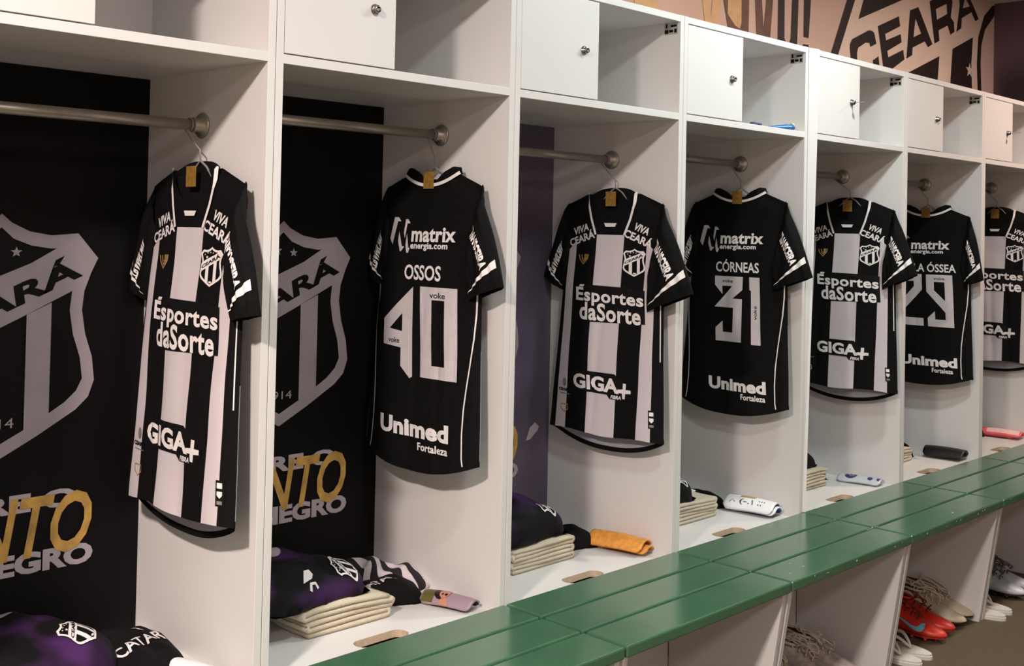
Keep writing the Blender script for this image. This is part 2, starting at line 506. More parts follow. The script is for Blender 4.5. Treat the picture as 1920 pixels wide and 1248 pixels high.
# the shield's pale field
field = [(3.56, 2.50), (3.385, 2.18), (5.13, 2.18), (5.10, 2.36), (5.11, 2.46), (5.165, 2.557), (5.27, 2.66), (5.29, 2.71), (3.9, 2.71), (3.64, 2.6)]
L.append((*poly(field), 0, 0))
for k, p in WP.items(): L.append((*poly(p), 1, 1))
for k, (p, h) in WH.items(): L.append((*poly(p, h), 1, 1))
L.append((*star(4.955, 2.309, .042, .052), 0, 2))
art('wall_crest_print', L, wmap, [MPL, MPK], wb)
L = []
L.append((*poly([(3.152, 2.70), (3.152, 2.254), (3.196, 2.254), (3.215, 2.46), (3.22, 2.70)]), 1, 1))
L.append((*poly([(3.147, 2.222), (3.147, 2.18), (3.198, 2.18), (3.197, 2.225)]), 1, 1))
L.append((*poly([(2.933, 2.70), (2.935, 2.18), (3.096, 2.18), (3.104, 2.404), (3.11, 2.70)], [(2.985, 2.6), (2.987, 2.387), (2.990, 2.228), (3.007, 2.207), (3.03, 2.207), (3.043, 2.235), (3.05, 2.396), (3.052, 2.6)]), 1, 1))
L.append((*poly([(2.72, 2.70), (2.752, 2.35), (2.769, 2.18), (2.87, 2.18), (2.892, 2.372), (2.91, 2.70), (2.86, 2.70), (2.839, 2.364), (2.82, 2.24), (2.804, 2.358), (2.78, 2.70)]), 2, 1))
L.append((*poly([(2.50, 2.70), (2.51, 2.33), (2.56, 2.18), (2.704, 2.18), (2.705, 2.343), (2.70, 2.70)], [(2.545, 2.65), (2.547, 2.266), (2.599, 2.228), (2.637, 2.219), (2.648, 2.245), (2.646, 2.334), (2.64, 2.65)]), 2, 1))
L.append((*poly([(2.599, 2.228), (2.637, 2.219), (2.648, 2.245), (2.646, 2.334), (2.55, 2.5), (2.545, 2.266)]), 3, 2))
L.append((*poly([(2.33, 2.70), (2.366, 2.291), (2.388, 2.2), (2.470, 2.2), (2.497, 2.311), (2.51, 2.70), (2.46, 2.70), (2.436, 2.302), (2.426, 2.236), (2.412, 2.299), (2.39, 2.70)]), 3, 1))
L.append((*poly([(1.95, 2.70), (1.93, 2.2), (2.07, 2.14), (2.09, 2.7)]), 3, 1))
L.append((*rect(2.13, 2.10, 2.205, 2.165), 3, 1))
art('wall_slogan_print', L, wmap, [MPL, MPK, MPB, MPO], wb)

# ceiling lamps (the fittings the lights sit in)
for i, (x, y, s, p, c) in enumerate(LIGHTS):
    t = empty('ceiling_lamp', (x, y, ZCEIL), ['strong warm ceiling lamp left of the nearest locker', 'faint ceiling lamp above the OSSOS jersey locker', 'small cool ceiling lamp above the orange shin guards',
        'cool white ceiling lamp above the corner post', 'orange-tinted ceiling lamp near the far wall', 'large square fill lamp added behind the camera'][i], 'lamp', 'square ceiling lamps')
    h = s / 2
    bm = bmesh.new()
    for b in ((-h - .02, -h, -h - .02, h + .02), (h, h + .02, -h - .02, h + .02), (-h, h, -h - .02, -h), (-h, h, h, h + .02)):
        box(bm, b[0], b[1], b[2], b[3], -0.03, 0)
    bm_obj('frame', bm, LAMPF, t)
    boxobj('diffuser', (-h, h, -h, h, -0.028, -0.002), LAMPM, t, 0)

# ------------------------------------------------------------------ lockers
def slab_with_slot(name, x0, x1, y0, y1, z0, z1, sx0, sx1, sy0, sy1, parent):
    """board with a rounded hand slot cut through it"""
    r = (sy1 - sy0) / 2; cy = (sy0 + sy1) / 2; hole = []
    for k in range(9): a = math.pi / 2 + math.pi * k / 8; hole.append((sx0 + r + r * math.cos(a), cy + r * math.sin(a)))
    for k in range(9): a = -math.pi / 2 + math.pi * k / 8; hole.append((sx1 - r + r * math.cos(a), cy + r * math.sin(a)))
    outer = [(x0, y0), (x1, y0), (x1, y1), (x0, y1)]
    P, F = poly(outer, hole); n = len(P)
    V = [(p[0], p[1], z1) for p in P] + [(p[0], p[1], z0) for p in P]
    faces = [f for f in F] + [tuple(i + n for i in f)[::-1] for f in F]; mi = [0] * len(faces)
    for i in range(4): j = (i + 1) % 4; faces.append((i, j, j + n, i + n)); mi.append(0)
    m = len(hole)
    for i in range(m):
        a = 4 + i; b = 4 + (i + 1) % m; faces.append((a, b, b + n, a + n)); mi.append(1)
    o = mesh_obj(name, V, faces, [LAM, MDF], parent, midx=mi)
    bm = bmesh.new(); bm.from_mesh(o.data); bmesh.ops.recalc_face_normals(bm, faces=bm.faces); bm.to_mesh(o.data); bm.free()
    return o

def locker(k):
    sl, sr = S[k - 1], S[k]
    xl, xr = sl + T2, sr - T2
    ox = sl; c = (sl + sr) / 2
    t = empty('locker', (c, 0, 0), 'open white laminate locker ' + DESC[k], 'locker', 'white open lockers in a row')
    def X(v): return v - c
    # sides
    if k == 5:
        bm = bmesh.new()
        prism(bm, [(2.2665, ZBT - .02), (2.283, ZBT - .02), (2.338, ZT1), (2.316, ZT1)], 'y', 0, D)
        for v in bm.verts: v.co.x -= c
        bm_obj('side_panel', bm, LAM, t)
        xl = 2.325; xlb = 2.285
    else:
        boxobj('side_panel', (X(sl + .001), X(xl), 0, D, ZBT - .02, ZT1), LAM, t); xlb = xl
    boxobj('side_panel', (X(xr), X(sr - .001), 0, D, ZBT - .02, ZT1), LAM, t)
    boxobj('top_panel', (X(xl), X(xr), 0.0005, D, ZT0, ZT1 - .0005), LAM, t)
    boxobj('shelf', (X(xl), X(xr), 0.0005, D, ZS0, ZS1), LAM, t)
    slab_with_slot('seat_board', X(xlb), X(xr), 0.0005, D, ZB - .018, ZB, X(sl + .305), X(sl + .462), .030, .078, t)
    boxobj('upper_back_panel', (X(xl), X(xr), D - .006, D, ZS1, ZT0), LAM, t, 0)
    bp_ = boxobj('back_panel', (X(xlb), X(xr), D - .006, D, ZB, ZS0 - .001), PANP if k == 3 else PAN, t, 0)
    yb = D - .006
    if k <= 3:
        dx = .01 if k == 2 else (-.03 if k == 3 else 0)
        f = lambda x, y, off: (x + dx, yb - off, y)
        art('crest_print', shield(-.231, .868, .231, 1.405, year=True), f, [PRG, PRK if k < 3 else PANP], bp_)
        art('slogan_print', [(*text_box('SOBRE O', -.215, .748, .195, .790, bold=.05), 0, 0)], f, [PRG2], bp_)
        art('slogan_print', [(*text_box('ALVINEGRO', -.24, .612, .238, .660, bold=.05), 0, 0)], f, [PRG2], bp_)
        art('gold_slogan_print', [(*text_box('MANTO', -.24, .645, .232, .782, bold=.02, shear=.25), 0, 2)], f, [PRGOLD], bp_)
    if k == 3:
        art('torn_patch', [(*poly([(.242, .722), (.26, .762), (.285, .777), (.305, .762), (.298, .749), (.28, .737), (.265, .725)]), 0, 1)], lambda x, y, off: (x, yb - off, y), [PRG2], bp_)
    # lockable cupboard in the upper left
    dxr = X(sl + DOORX[k]); dxl = X(xl) + .002
    dr = boxobj('door', (dxl, dxr, 0.001, 0.019, ZS1 + .003, ZT0 - .003), LAM, t, 0.0006)
    boxobj('partition', (dxr - .02, dxr - .002, .02, D - .007, ZS1, ZT0), LAM, t, 0)
    kx, kz = dxr - .064, 1.885
    V, F = merge([lathe_geo([(.0125, 0), (.0125, .002), (.009, .004), (.0085, .012), (.0075, .0135), (.003, .0135), (.0028, .011)], (kx, .001, kz), (0, -1, 0), 20),
                  lathe_geo([(.0105, .002), (.0112, .004), (.009, .006)], (kx, .001, kz), (0, -1, 0), 20)])
    mesh_obj('lock', V, F, CHROME, dr, smooth=True)
    if k in (5, 7):
        bm = bmesh.new()
        box(bm, kx - .003, kx + .003, -.036, -.010, kz - .0008, kz + .0008)
        box(bm, kx - .008, kx + .008, -.052, -.036, kz - .001, kz + .001, .0004)
        bm_obj('key', bm, CHROME, dr)
    # rail with end sockets
    zr = RODZ[k]; yr = .243
    V, F = merge([lathe_geo([(.0125, 0), (.0125, (xr - xl) - .004)], (X(xl) + .002, yr, zr), (1, 0, 0), 20)])
    rl = mesh_obj('hanging_rail', V, F, STEEL, t, smooth=True)
    for x_, d_ in ((X(xr), -1), (X(xl) + (.0 if k != 5 else -.008), 1)):
        V, F = lathe_geo([(.029, 0), (.029, .003), (.026, .006), (.0165, .008), (.0165, .026), (.0128, .027)], (x_, yr, zr), (d_, 0, 0), 24)
        mesh_obj('rail_socket', V, F, STEEL, rl, smooth=True)
    # inventory sticker
    if k in (3, 4, 5, 6):
        xs = X(xr)
        sm = lambda y, z, off: (xs - off, y, z)
        ls = [(*rect(.010, 1.992, .057, 2.031), 0, 0)]
        for (a, b, c_, d_) in ((.013, 2.014, .034, 2.020), (.046, 2.012, .052, 2.025), (.013, 1.996, .022, 2.008), (.026, 1.998, .040, 2.006), (.042, 1.995, .055, 2.007)):
            ls.append((*rect(a, b, c_, d_), 1, 1))
        art('inventory_sticker', ls, sm, [GREYST, BLKPR], t, off0=.0006)
    return t
GREYST = mat('sticker_film', (168, 168, 160), 0.4, vary=0.05)
for k in range(1, 8): locker(k)

# corner post between the fourth and fifth locker (wedge of board)
bm = bmesh.new()
A = [(2.2592, ZBT), (2.2655, ZBT), (2.3145, ZT1 - .001), (2.2595, ZT1 - .001)]
prism(bm, A, 'y', -0.010, .02)
for v in bm.verts:
    if v.co.y < 0 and v.co.x < 2.262: v.co.y = -.001
cp = bm_obj('filler_post', bm, LAM)
tag(cp, 'broad white filler post closing the wedge gap between two lockers', 'post')

# ------------------------------------------------------------------ bench sections
YE = [(-0.0006, -.1178), (-.1252, -.2448), (-.2512, -.372)]
def bench(k):
    sl, sr = S[k - 1], S[k]; c = (sl + sr) / 2
    dn = {1: 'lowest and leftmost, under the nearest jersey', 2: 'below the OSSOS 40 jersey', 3: 'in front of the orange shin guards', 4: 'in front of the white shin guards',
          5: 'in front of the corner post, with worn chipped front edge', 6: 'in front of the black shin guards', 7: 'farthest, at the right edge'}
    t = empty('bench', (c, -.18, 0), 'green three-plank bench section ' + dn[k], 'bench', 'green bench sections along the lockers')
    def V3(b): return (b[0] - c, b[1] - c, b[2] + .18, b[3] + .18, b[4], b[5])
    g = .0042
    for (y1, y0) in YE:
        bm = bmesh.new()
        box(bm, sl + g - c, sr - g - c, y0 + .18, y1 + .18, ZBT - .028, ZBT, .0045)
        bm_obj('plank', bm, GREEN, t)
    if k in (4, 5):   # grooves stop short of the shared joint
        x0, x1 = (sr - .05, sr - g) if k == 4 else (sl + g, sl + .035)
        bm = bmesh.new()
        box(bm, x0 - c, x1 - c, -.126 + .18, -.117 + .18, ZBT - .02, ZBT - .0004)
        box(bm, x0 - c, x1 - c, -.252 + .18, -.244 + .18, ZBT - .02, ZBT - .0004)
        bm_obj('joint_strip', bm, GREEN, t)
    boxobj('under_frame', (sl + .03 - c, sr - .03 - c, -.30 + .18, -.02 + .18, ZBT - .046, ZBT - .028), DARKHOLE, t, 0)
    # leaning end boards
    for x0, x1 in ((sl + .004, sl + .022), (sr - .027, sr - .009)):
        bm = bmesh.new()
        prism(bm, [(.0, 0.0), (.0, ZBT - .028), (-.362, ZBT - .028), (-.300, 0.0)], 'x', x0 - c, x1 - c)
        for v in bm.verts: v.co.y += .18
        bmesh.ops.bevel(bm, geom=bm.edges[:], offset=.001, segments=1, affect='EDGES')
        bm_obj('end_board', bm, LAM, t)
    boxobj('rear_board', (sl + .023 - c, sr - .028 - c, .001 + .18, .018 + .18, 0, ZBT - .029), LAM, t, 0)
    if k in (4, 5, 6):
        random.seed(k * 7)
        vs = []; fs = []
        for i in range(9):
            x = random.uniform(sl + .05, sr - .05) - c; w = random.uniform(.002, .007); h = random.uniform(.0015, .004)
            if random.random() < .65: ctr = Vector((x, -.3722 + .18 + .0, ZBT - random.uniform(.004, .014))); ax = (Vector((1, 0, 0)), Vector((0, 0, 1))); n_ = Vector((0, -1, 0))
            else: ctr = Vector((x, random.uniform(-.36, -.26) + .18, ZBT)); ax = (Vector((1, 0, 0)), Vector((0, 1, 0))); n_ = Vector((0, 0, 1))
            o = len(vs); m_ = 7
            for q in range(m_):
                a = 2 * math.pi * q / m_; rr = random.uniform(.6, 1.2)
                vs.append(ctr + ax[0] * math.cos(a) * w * rr + ax[1] * math.sin(a) * h * rr + n_ * .0004)
            fs.append(tuple(range(o, o + m_)))
        mesh_obj('paint_chips', vs, fs, CHIP, t)
    return t
for k in range(1, 8): bench(k)

# ------------------------------------------------------------------ jerseys
def smooth(x): x = max(0.0, min(1.0, x)); return x * x * (3 - 2 * x)
def hw(b):
    d = -b
    pts = [(0, .185), (.17, .180), (.22, .186), (.35, .192), (.5, .2), (.62, .208), (.80, .217)]
    for (a0, v0), (a1, v1) in zip(pts, pts[1:]):
        if d <= a1: return v0 + (v1 - v0) * max(0, (d - a0)) / (a1 - a0)
    return pts[-1][1]
def wc(b): return .028 * max(0.0, (-b - .2) / .53)

def fold_fn(seed, amp):
    rnd = random.Random(seed); f = [(rnd.uniform(18, 34), rnd.uniform(0, 6.28), rnd.uniform(-4, 4)) for _ in range(3)]
    g = [(rnd.uniform(-.13, .13), rnd.uniform(.3, 1.0), rnd.uniform(-.25, .25)) for _ in range(3)]
    def fn(a, b):
        k = smooth((-b - .12) / .4)
        w = sum(math.sin(q[0] * a + q[1] + q[2] * b) for q in f) * .0016 * amp * k
        for (c0, s_, sl) in g:
            d = (a - c0 - sl * (b + .5) * .35) / .012
            w -= .0045 * amp * s_ * math.exp(-d * d) * k
        n_ = noise.noise(Vector((a * 9 + seed, b * 7, 0)))
        return w + n_ * .004 * amp
    return fn

def jersey(kind, loc, label, seed, rc, lc, yaw=0.0, name='', number='', amp=1.0, right_only=False):
    """kind 'front' | 'back'; local x = across (right in picture), z = up, -y = towards the viewer"""
    t = empty('football_jersey', loc, label, 'jersey', 'jerseys hanging in the lockers', rz=-math.pi / 2 + yaw)
    fold = fold_fn(seed, amp)
    front = kind == 'front'
    def sheet(viewer):
        sgn = 1 if viewer else -1
        def top(a):
            q = abs(a) / .093
            if q < 1:
                if viewer and front: return -.075 * (1 - q ** 2.2) ** .8
                if viewer: return -.034 * (1 - q ** 2)
                return -.022 * (1 - q ** 2) if front else -.075 * (1 - q ** 2.2) ** .8
            return -(abs(a) - .093) / .092 * .037
        def hem(s):
            if (viewer and not front) or (not viewer and front): return -.735 - (.042 if viewer else .054) * (1 - abs(s) ** 2.2)
            return -.735 - .004 * math.sin(s * 5 + seed)
        return sgn, top, hem
    def W(a, b, sgn):
        s = min(1.0, abs(a) / hw(b))
        T_ = (.010 + .020 * smooth(-b / .35)) if sgn > 0 else (.008 + .014 * smooth(-b / .35))
        shoulder = smooth((-b - (0 if abs(a) < .093 else (abs(a) - .093) / .092 * .037)) / .05 + (1 if abs(a) < .085 else 0.0))
        return wc(b) + sgn * T_ * math.sqrt(max(0.0, 1 - s ** 2.6)) * shoulder + (fold(a, b) if sgn > 0 else fold(a + .3, b) * .6) * min(1, (1 - s) * 6)
    def fm(a, b, off=0.0):
        return Vector((a, -(W(a, b, 1) + off), b))
    NA, NB = 46, 54
    def build(viewer, inner):
        sgn, top, hem = sheet(viewer)
        V = []; U = []
        for j in range(NB + 1):
            for i in range(NA + 1):
                s = -1 + 2 * i / NA
                tb = top(s * .185); hb = hem(s); b = tb + (hb - tb) * (j / NB)
                a = s * hw(b)
                w = W(a, b, sgn) - (sgn * .0016 if inner else 0)
                V.append((a, -w, b)); U.append((a, -b))
        F = []; MI = []
        for j in range(NB):
            for i in range(NA):
                p = j * (NA + 1) + i
                F.append((p, p + 1, p + NA + 2, p + NA + 1))
                if inner: MI.append(1 if j >= NB - 1 else 2)
                else: MI.append((0 if (front and viewer) else 1))
        return V, F, U, MI
    V = []; F = []; U = []; MI = []
    for vw in (True, False):
        for inn in (False, True):
            v, f, u, m_ = build(vw, inn)
            if inn:                      # the lining shows only at the open hem
                k0 = NA * int(NB * .6); f = f[k0:]; m_ = m_[k0:]
            o = len(V)
            V += v; U += u; F += [tuple(i + o for i in q) for q in f]; MI += m_
    body = mesh_obj('body', V, F, [STRIPE, BLK, INNER], t, midx=MI, smooth=True, uvs=U)
    # sleeves
    def sleeve(side, co, ci, wsh, txt):
        A0 = Vector((.176, -.030)); A1 = Vector((.212, -.058)); A2 = Vector(co)
        B0 = Vector((.150, -.205)); B2 = Vector(ci)
        def sp(u, v, off=0.0, back=False):
            Tt = A0 * (1 - u) ** 2 + A1 * 2 * u * (1 - u) + A2 * u * u
            Bb = B0 * (1 - u) + B2 * u
            m_ = Tt * (v + 1) / 2 + Bb * (1 - v) / 2
            th = .010 + .012 * smooth(u * 2)
            ww = wsh * smooth(u * 2.3) + (1 if not back else -1) * th * math.sqrt(max(0, 1 - v * v)) + .003 * math.sin(7 * u + 5 * v + seed) + .002 * math.sin(17 * v + seed)
            return Vector((side * m_.x, -(ww + off), m_.y))
        NU, NV = 30, 22
        V = []
        for i in range(NU + 1):
            u = i / NU
            for j in range(NV + 1): V.append(sp(u, math.cos(math.pi * j / NV)))
            for j in range(1, NV): V.append(sp(u, math.cos(math.pi * (1 + j / NV)), back=True))
        n = 2 * NV; F = []; MI = []
        for i in range(NU):
            for j in range(n):
                F.append((i * n + j, i * n + (j + 1) % n, (i + 1) * n + (j + 1) % n, (i + 1) * n + j)); MI.append(0 if i < NU - 2 else 1)
        so = mesh_obj('sleeve', V, F, [BLK, BLKRIB], t, midx=MI, smooth=True)
        cm = lambda x, y, off: sp(x, y, off)
        vs = [(.90 - .04 * (v + 1) / 2, v) for v in [-.85 + .05 * q for q in range(37)]]
        art('cuff_stripe', [(*stroke(vs, lambda q: .008 + .044 * q), 0, 0)], cm, [WHT], so, off0=.0028)
        if txt:
            if side > 0: q = [(.38, .02), (.83, .26), (.83, .60), (.38, .40)]
            else: q = [(.86, .25), (.42, .20), (.42, -.2), (.86, -.15)]
            TV, TF = text_quad('TRANSCEIRA', *q, bold=.04, shear=.25)
            art('sleeve_print', [(TV, TF, 0, 0)], cm, [WHT], so, off0=.0028, grid=.05)
    sleeve(1, rc[0], rc[1], .027, True)
    sleeve(-1, (lc[0][0], lc[0][1]), (lc[1][0], lc[1][1]), -.004, True)
    sh = lambda b: 1.45 * wc(b)
    pm = lambda x, y, off: fm(x + sh(y), y, off)          # artwork measured in the hanging plane
    G = .013
    # collar
    if front:
        pc = [(-.089, .003), (-.084, -.035), (-.072, -.08), (-.054, -.128)]
        def dense(p):
            o = []
            for a, b in zip(p, p[1:]):
                for q in range(6): o.append((a[0] + (b[0] - a[0]) * q / 6, a[1] + (b[1] - a[1]) * q / 6))
            return o + [p[-1]]
        lay = []
        pf = lambda x, y, off: (x, -(max(.004, W(x, y, 1)) + off + .003), y)
        for sg in (1, -1): art('neck_piping', [(*stroke(dense([(x * -sg, y) for x, y in pc]), .0075), 0, 0)], pf, [WHT], t, off0=.002)
        art('collar_label', [(*poly([(-.024, -.092), (.024, -.092), (.018, -.103), (-.018, -.103)]), 0, 0)], pf, [WHT], t, off0=.002)
        # throat panel closing the opening down to the stripe
        V = []; F = []; n = 14
        for j in range(7):
            for i in range(n + 1):
                s = -1 + 2 * i / n; b = .0 + (-.09) * j / 6
                V.append((s * (.086 - .01 * j / 6), -(-.006 + .012 * (j / 6)) , b - (0.012 if j else .004) * (1 - s * s)))
        for j in range(6):
            for i in range(n): p = j * (n + 1) + i; F.append((p, p + 1, p + n + 2, p + n + 1))
        col_ = mesh_obj('collar', V, F, BLKRIB, t, smooth=True)
        # raised back of the neck
        V = []; F = []
        for i in range(17):
            s = -1 + i / 8; a = s * .088; w = -.010 * math.sqrt(max(0, 1 - s * s))
            hgt = .020 * (1 - abs(s) ** 3) + .003
            V += [(a, -w, -.012 - .012 * (1 - s * s)), (a * .93, -w - .002, -.006 + hgt), (a * .93, -w + .003, -.006 + hgt), (a, -w + .003, -.014 - .012 * (1 - s * s))]
        for i in range(16):
            for q in range(4): F.append((i * 4 + q, i * 4 + (q + 1) % 4, i * 4 + 4 + (q + 1) % 4, i * 4 + 4 + q))
        mesh_obj('neckband', V, F, BLKRIB, t, smooth=True)
    else:
        cv = [(-.105 + .21 * q / 24) for q in range(25)]
        cb = lambda a: .002 - .033 * (1 - (a / .105) ** 2)
        V = []; F = []
        for i, a in enumerate(cv):
            s = a / .105; w = .011 * math.sqrt(max(0, 1 - s * s)) + .003
            tp = cb(a) + .004 + .024 * smooth(abs(s) * 1.8) * (1 - max(0, abs(s) - .8) * 3)
            V += [(a, -w, cb(a) - .002), (a * .93, -w + .004, tp), (a * .93, -w + .008, tp), (a, -w + .006, cb(a) - .004)]
        for i in range(24):
            for q in range(4): F.append((i * 4 + q, i * 4 + (q + 1) % 4, i * 4 + 4 + (q + 1) % 4, i * 4 + 4 + q))
        mesh_obj('neckband', V, F, BLKRIB, t, smooth=True)
        art('neck_piping', [(*stroke([(a, cb(a)) for a in cv], .0085), 0, 0)], lambda x, y, off: (x, -(.011 * math.sqrt(max(0, 1 - (x / .106) ** 2)) + .005 + off), y), [WHT], t)
        # throat of the far side
        V = []; F = []; n = 12
        for j in range(4):
            for i in range(n + 1):
                s = -1 + 2 * i / n; V.append((s * .085, .010 * math.sqrt(max(0, 1 - s * s)), .004 - .03 * j - .018 * (1 - s * s)))
        for j in range(3):
            for i in range(n): p = j * (n + 1) + i; F.append((p, p + 1, p + n + 2, p + n + 1))
        mesh_obj('collar', V, F, BLKRIB, t, smooth=True)
    # gold swing tag
    bm = bmesh.new(); box(bm, -.019, .019, -.0175, -.0160, -.040, .005, .0004)
    for v in bm.verts: v.co.y -= .004 * math.cos(v.co.x * 60)
    bm_obj('gold_tag', bm, GOLDTAG, t)
    # prints
    if front:
        cl = .0
        art('sponsor_print', [(*poly([(-.088, -.284), (.052, -.286), (.064, -.276), (.066, -.287), (.13, -.292), (.13, -.392), (-.088, -.398)]), 1, 0),
                              (*text_quad('Esportes', (-.124, -.346), (.126, -.352), (.126, -.303), (-.124, -.292), bold=.028, spacing=1.06), 0, 1),
                              (*poly([(-.112, -.291), (-.094, -.291), (-.090, -.284), (-.108, -.284)]), 0, 1),
                              (*text_quad('daSorte', (-.108, -.392), (.116, -.396), (.116, -.344), (-.108, -.336), bold=.028, spacing=1.06), 0, 1)], pm, [WHT, BLKPR], t, grid=G)
        plus = [(.046, -.618), (.056, -.618), (.058, -.602), (.078, -.600), (.078, -.590), (.060, -.590), (.062, -.572), (.050, -.572), (.048, -.590), (.030, -.592), (.030, -.602), (.045, -.602)]
        art('sponsor_patch', [(*poly([(-.142, -.556), (-.12, -.548), (.02, -.548), (.044, -.566), (.066, -.566), (.066, -.584), (.084, -.586), (.084, -.606), (.062, -.624), (.0, -.624), (-.01, -.612), (-.142, -.610)]), 1, 0),
                              (*text_quad('GIGA', (-.135, -.603), (.034, -.606), (.034, -.562), (-.135, -.558), bold=.04), 0, 1),
                              (*text_quad('FIBRA', (.004, -.622), (.040, -.622), (.040, -.611), (.004, -.611), bold=.03, shear=.3), 0, 1),
                              (*poly(plus), 0, 2)], pm, [WHT, BLKPR], t, grid=G)
        art('crest', shield(.054, -.252, .132, -.168), pm, [WHT, BLKPR], t, grid=G)
        ch = []
        for q in range(3):
            w_ = .019 - .006 * q; ch.append((*stroke([(-.099 - w_ + .006 * q, -.192 - .0 * q), (-.099 - w_ * .75 + .006 * q, -.205), (-.099, -.221 + .008 * q), (-.099 + w_ * .9, -.203), (-.099 + w_, -.190)], .0035), 0, 0))
        art('maker_emblem', ch, pm, [GOLDPR], t, grid=G)
        for (cx, cy, rr) in ((-.112, -.128, R(17)), (.103, -.124, R(-20))):
            sn, cs = math.sin(rr), math.cos(rr)
            V1 = text_box('VIVA', cx - .004 * sn * 3 - .028 + sn * -.013 + .003, cy + .014 - .010, cx + .031 - sn * .013, cy + .014 + .013, rot=rr, bold=.03, shear=.2)
            V2 = text_box('CEARÁ', cx - .052, cy - .026, cx + .052, cy + .004, rot=rr, bold=.03)
            art('shoulder_print', [(*V1, 0, 0), (*V2, 0, 0)], pm, [WHT], t, grid=G)
        art('hem_print', [(*text_box('CEARÁ', -.202, -.620, -.146, -.608, bold=.05), 0, 0), (*disc(-.174, -.592, .008, .013), 1, 0), (*rect(-.196, -.628, -.150, -.626), 1, 0),
                          (*stroke([(-.19, -.660), (-.16, -.660), (-.16, -.674), (-.175, -.684), (-.19, -.674)], .003, True), 2, 0)], pm, [BLKPR, GREYPR, GOLDPR], t, grid=G)
        art('woven_label', [(*rect(.136, -.692, .156, -.640), 1, 0), (*rect(.140, -.656, .152, -.645), 0, 1), (*poly([(.140, -.662), (.152, -.662), (.152, -.670), (.146, -.676), (.140, -.670)]), 0, 1), (*rect(.140, -.688, .152, -.681), 2, 1)], pm, [WHT, BLKPR, GREYPR], t)
        hl = [(x / 100 - .2, -.718) for x in range(0, 41)]
        art('side_piping', [(*stroke([(hw(-.30 - .022 * q) * .975, -.30 - .022 * q) for q in range(10)], .0022), 0, 0)], lambda x, y, off: fm(x, y, off + .001), [WHT], t)
    else:
        bx = lambda loops, *b: fitbox(loops, *b)
        MP = [[(262, -203), (325, -205), (362, -262), (315, -262), (250, -592), (205, -510)], [(345, -405), (395, -610), (432, -618), (385, -685), (370, -685), (335, -540)],
              [(430, -230), (465, -232), (498, -288), (455, -292), (430, -500), (413, -420)], [(458, -430), (490, -630), (510, -635), (490, -705), (465, -700), (447, -590)]]
        mp = fitbox(MP, -.150, -.212, -.066, -.116)
        lay = [(*poly(l), 1, 0) for l in mp]
        lay += [(*text_quad('matrix', (-.062, -.182), (.104, -.180), (.104, -.142), (-.062, -.142), bold=.032, spacing=1.04), 0, 0),
                (*text_quad('energia.com', (-.064, -.206), (.078, -.203), (.078, -.183), (-.064, -.183), bold=.03, spacing=1.04), 0, 0)]
        art('sponsor_print', lay, pm, [WHT, NUM], t, grid=G)
        nw = {'OSSOS': (-.080, .060), 'CÓRNEAS': (-.078, .090), 'MEDULA ÓSSEA': (-.165, .130)}[name]
        ht = .282 if name == 'OSSOS' else .281
        art('name_print', [(*text_box(name, nw[0], -ht, nw[1], -.242 + (.006 if 'Ó' in name else 0), bold=.02), 0, 0)], pm, [WHT], t, grid=G)
        GL = {'4': [[(1, 1), (0, .62), (0, .34), (.62, .32), (.62, .12), (.92, 0), (1, .02)], [(.66, .70), (.22, .52), (.66, .50)]],
              '0': [[(0, 1), (1, 1), (.98, 0), (.02, 0)], [(.34, .86), (.34, .14), (.68, .14), (.68, .86)]],
              '3': [[(.03, 1), (1, 1), (.97, .80), (.62, .66), (.95, .66), (.90, .0), (0, .0), (.01, .20), (.26, .31), (.26, .14), (.60, .14), (.64, .52), (0, .52), (.62, .85), (.28, .85), (.28, .72), (.03, .86)]],
              '1': [[(0, 1), (1, 1), (.95, 0), (.08, 0), (.15, .80), (0, .81)]],
              '9': [[(0, 1), (1, 1), (1, 0), (0, 0), (0, .16), (.3, .3), (.3, .14), (.70, .14), (.70, .28), (0, .67)], [(.3, .86), (.70, .86), (.70, .50), (.3, .70)]],
              '2': [[(0, 1), (1, 1), (1, .70), (.32, .32), (.32, .15), (1, .15), (1, 0), (0, 0), (0, .36), (.70, .76), (.70, .86), (.30, .86), (.30, .74), (0, .62)]]}
        boxes = {'40': [(-.160, -.540, -.042, -.300), (-.014, -.533, .118, -.298)], '31': [(-.085, -.524, .030, -.296), (.054, -.528, .092, -.296)],
                 '29': [(-.135, -.520, -.015, -.292), (.004, -.520, .114, -.292)]}[number]
        lay = []
        for ch_, b in zip(number, boxes):
            lay.append((*poly(*[[(b[0] + p[0] * (b[2] - b[0]), b[1] + p[1] * (b[3] - b[1])) for p in l] for l in GL[ch_]]), 0, 0))
        if number == '40':
            lay += [(*text_box('voke', .024, -.326, .078, -.311, bold=.01), 1, 1), (*text_box('voke', -.138, -.452, -.092, -.438, bold=.01), 1, 1)]
        elif number == '31':
            lay += [(*text_box('voke', -.052, -.318, -.010, -.306, bold=.01), 1, 1), (*text_box('voke', .050, -.424, .098, -.412, rot=math.pi / 2, bold=.01), 1, 1)]
        else:
            lay += [(*text_box('voke', .036, -.315, .082, -.302, bold=.01), 1, 1)]
        art('number', lay, pm, [NUM, BLKPR], t, grid=G)
        ub = {'40': (-.168, -.690, .090, -.644), '31': (-.115, -.694, .103, -.650), '29': (-.125, -.694, .118, -.650)}[number]
        fb = (-.020, -.720, .088, -.700) if number == '40' else (.012, -.720, .100, -.700)
        art('hem_sponsor_print', [(*text_box('Unimed', *ub, bold=.045, spacing=1.03), 0, 0), (*text_box('Fortaleza', *fb, bold=.028, spacing=1.04), 0, 0)], pm, [WHT], t, grid=G)
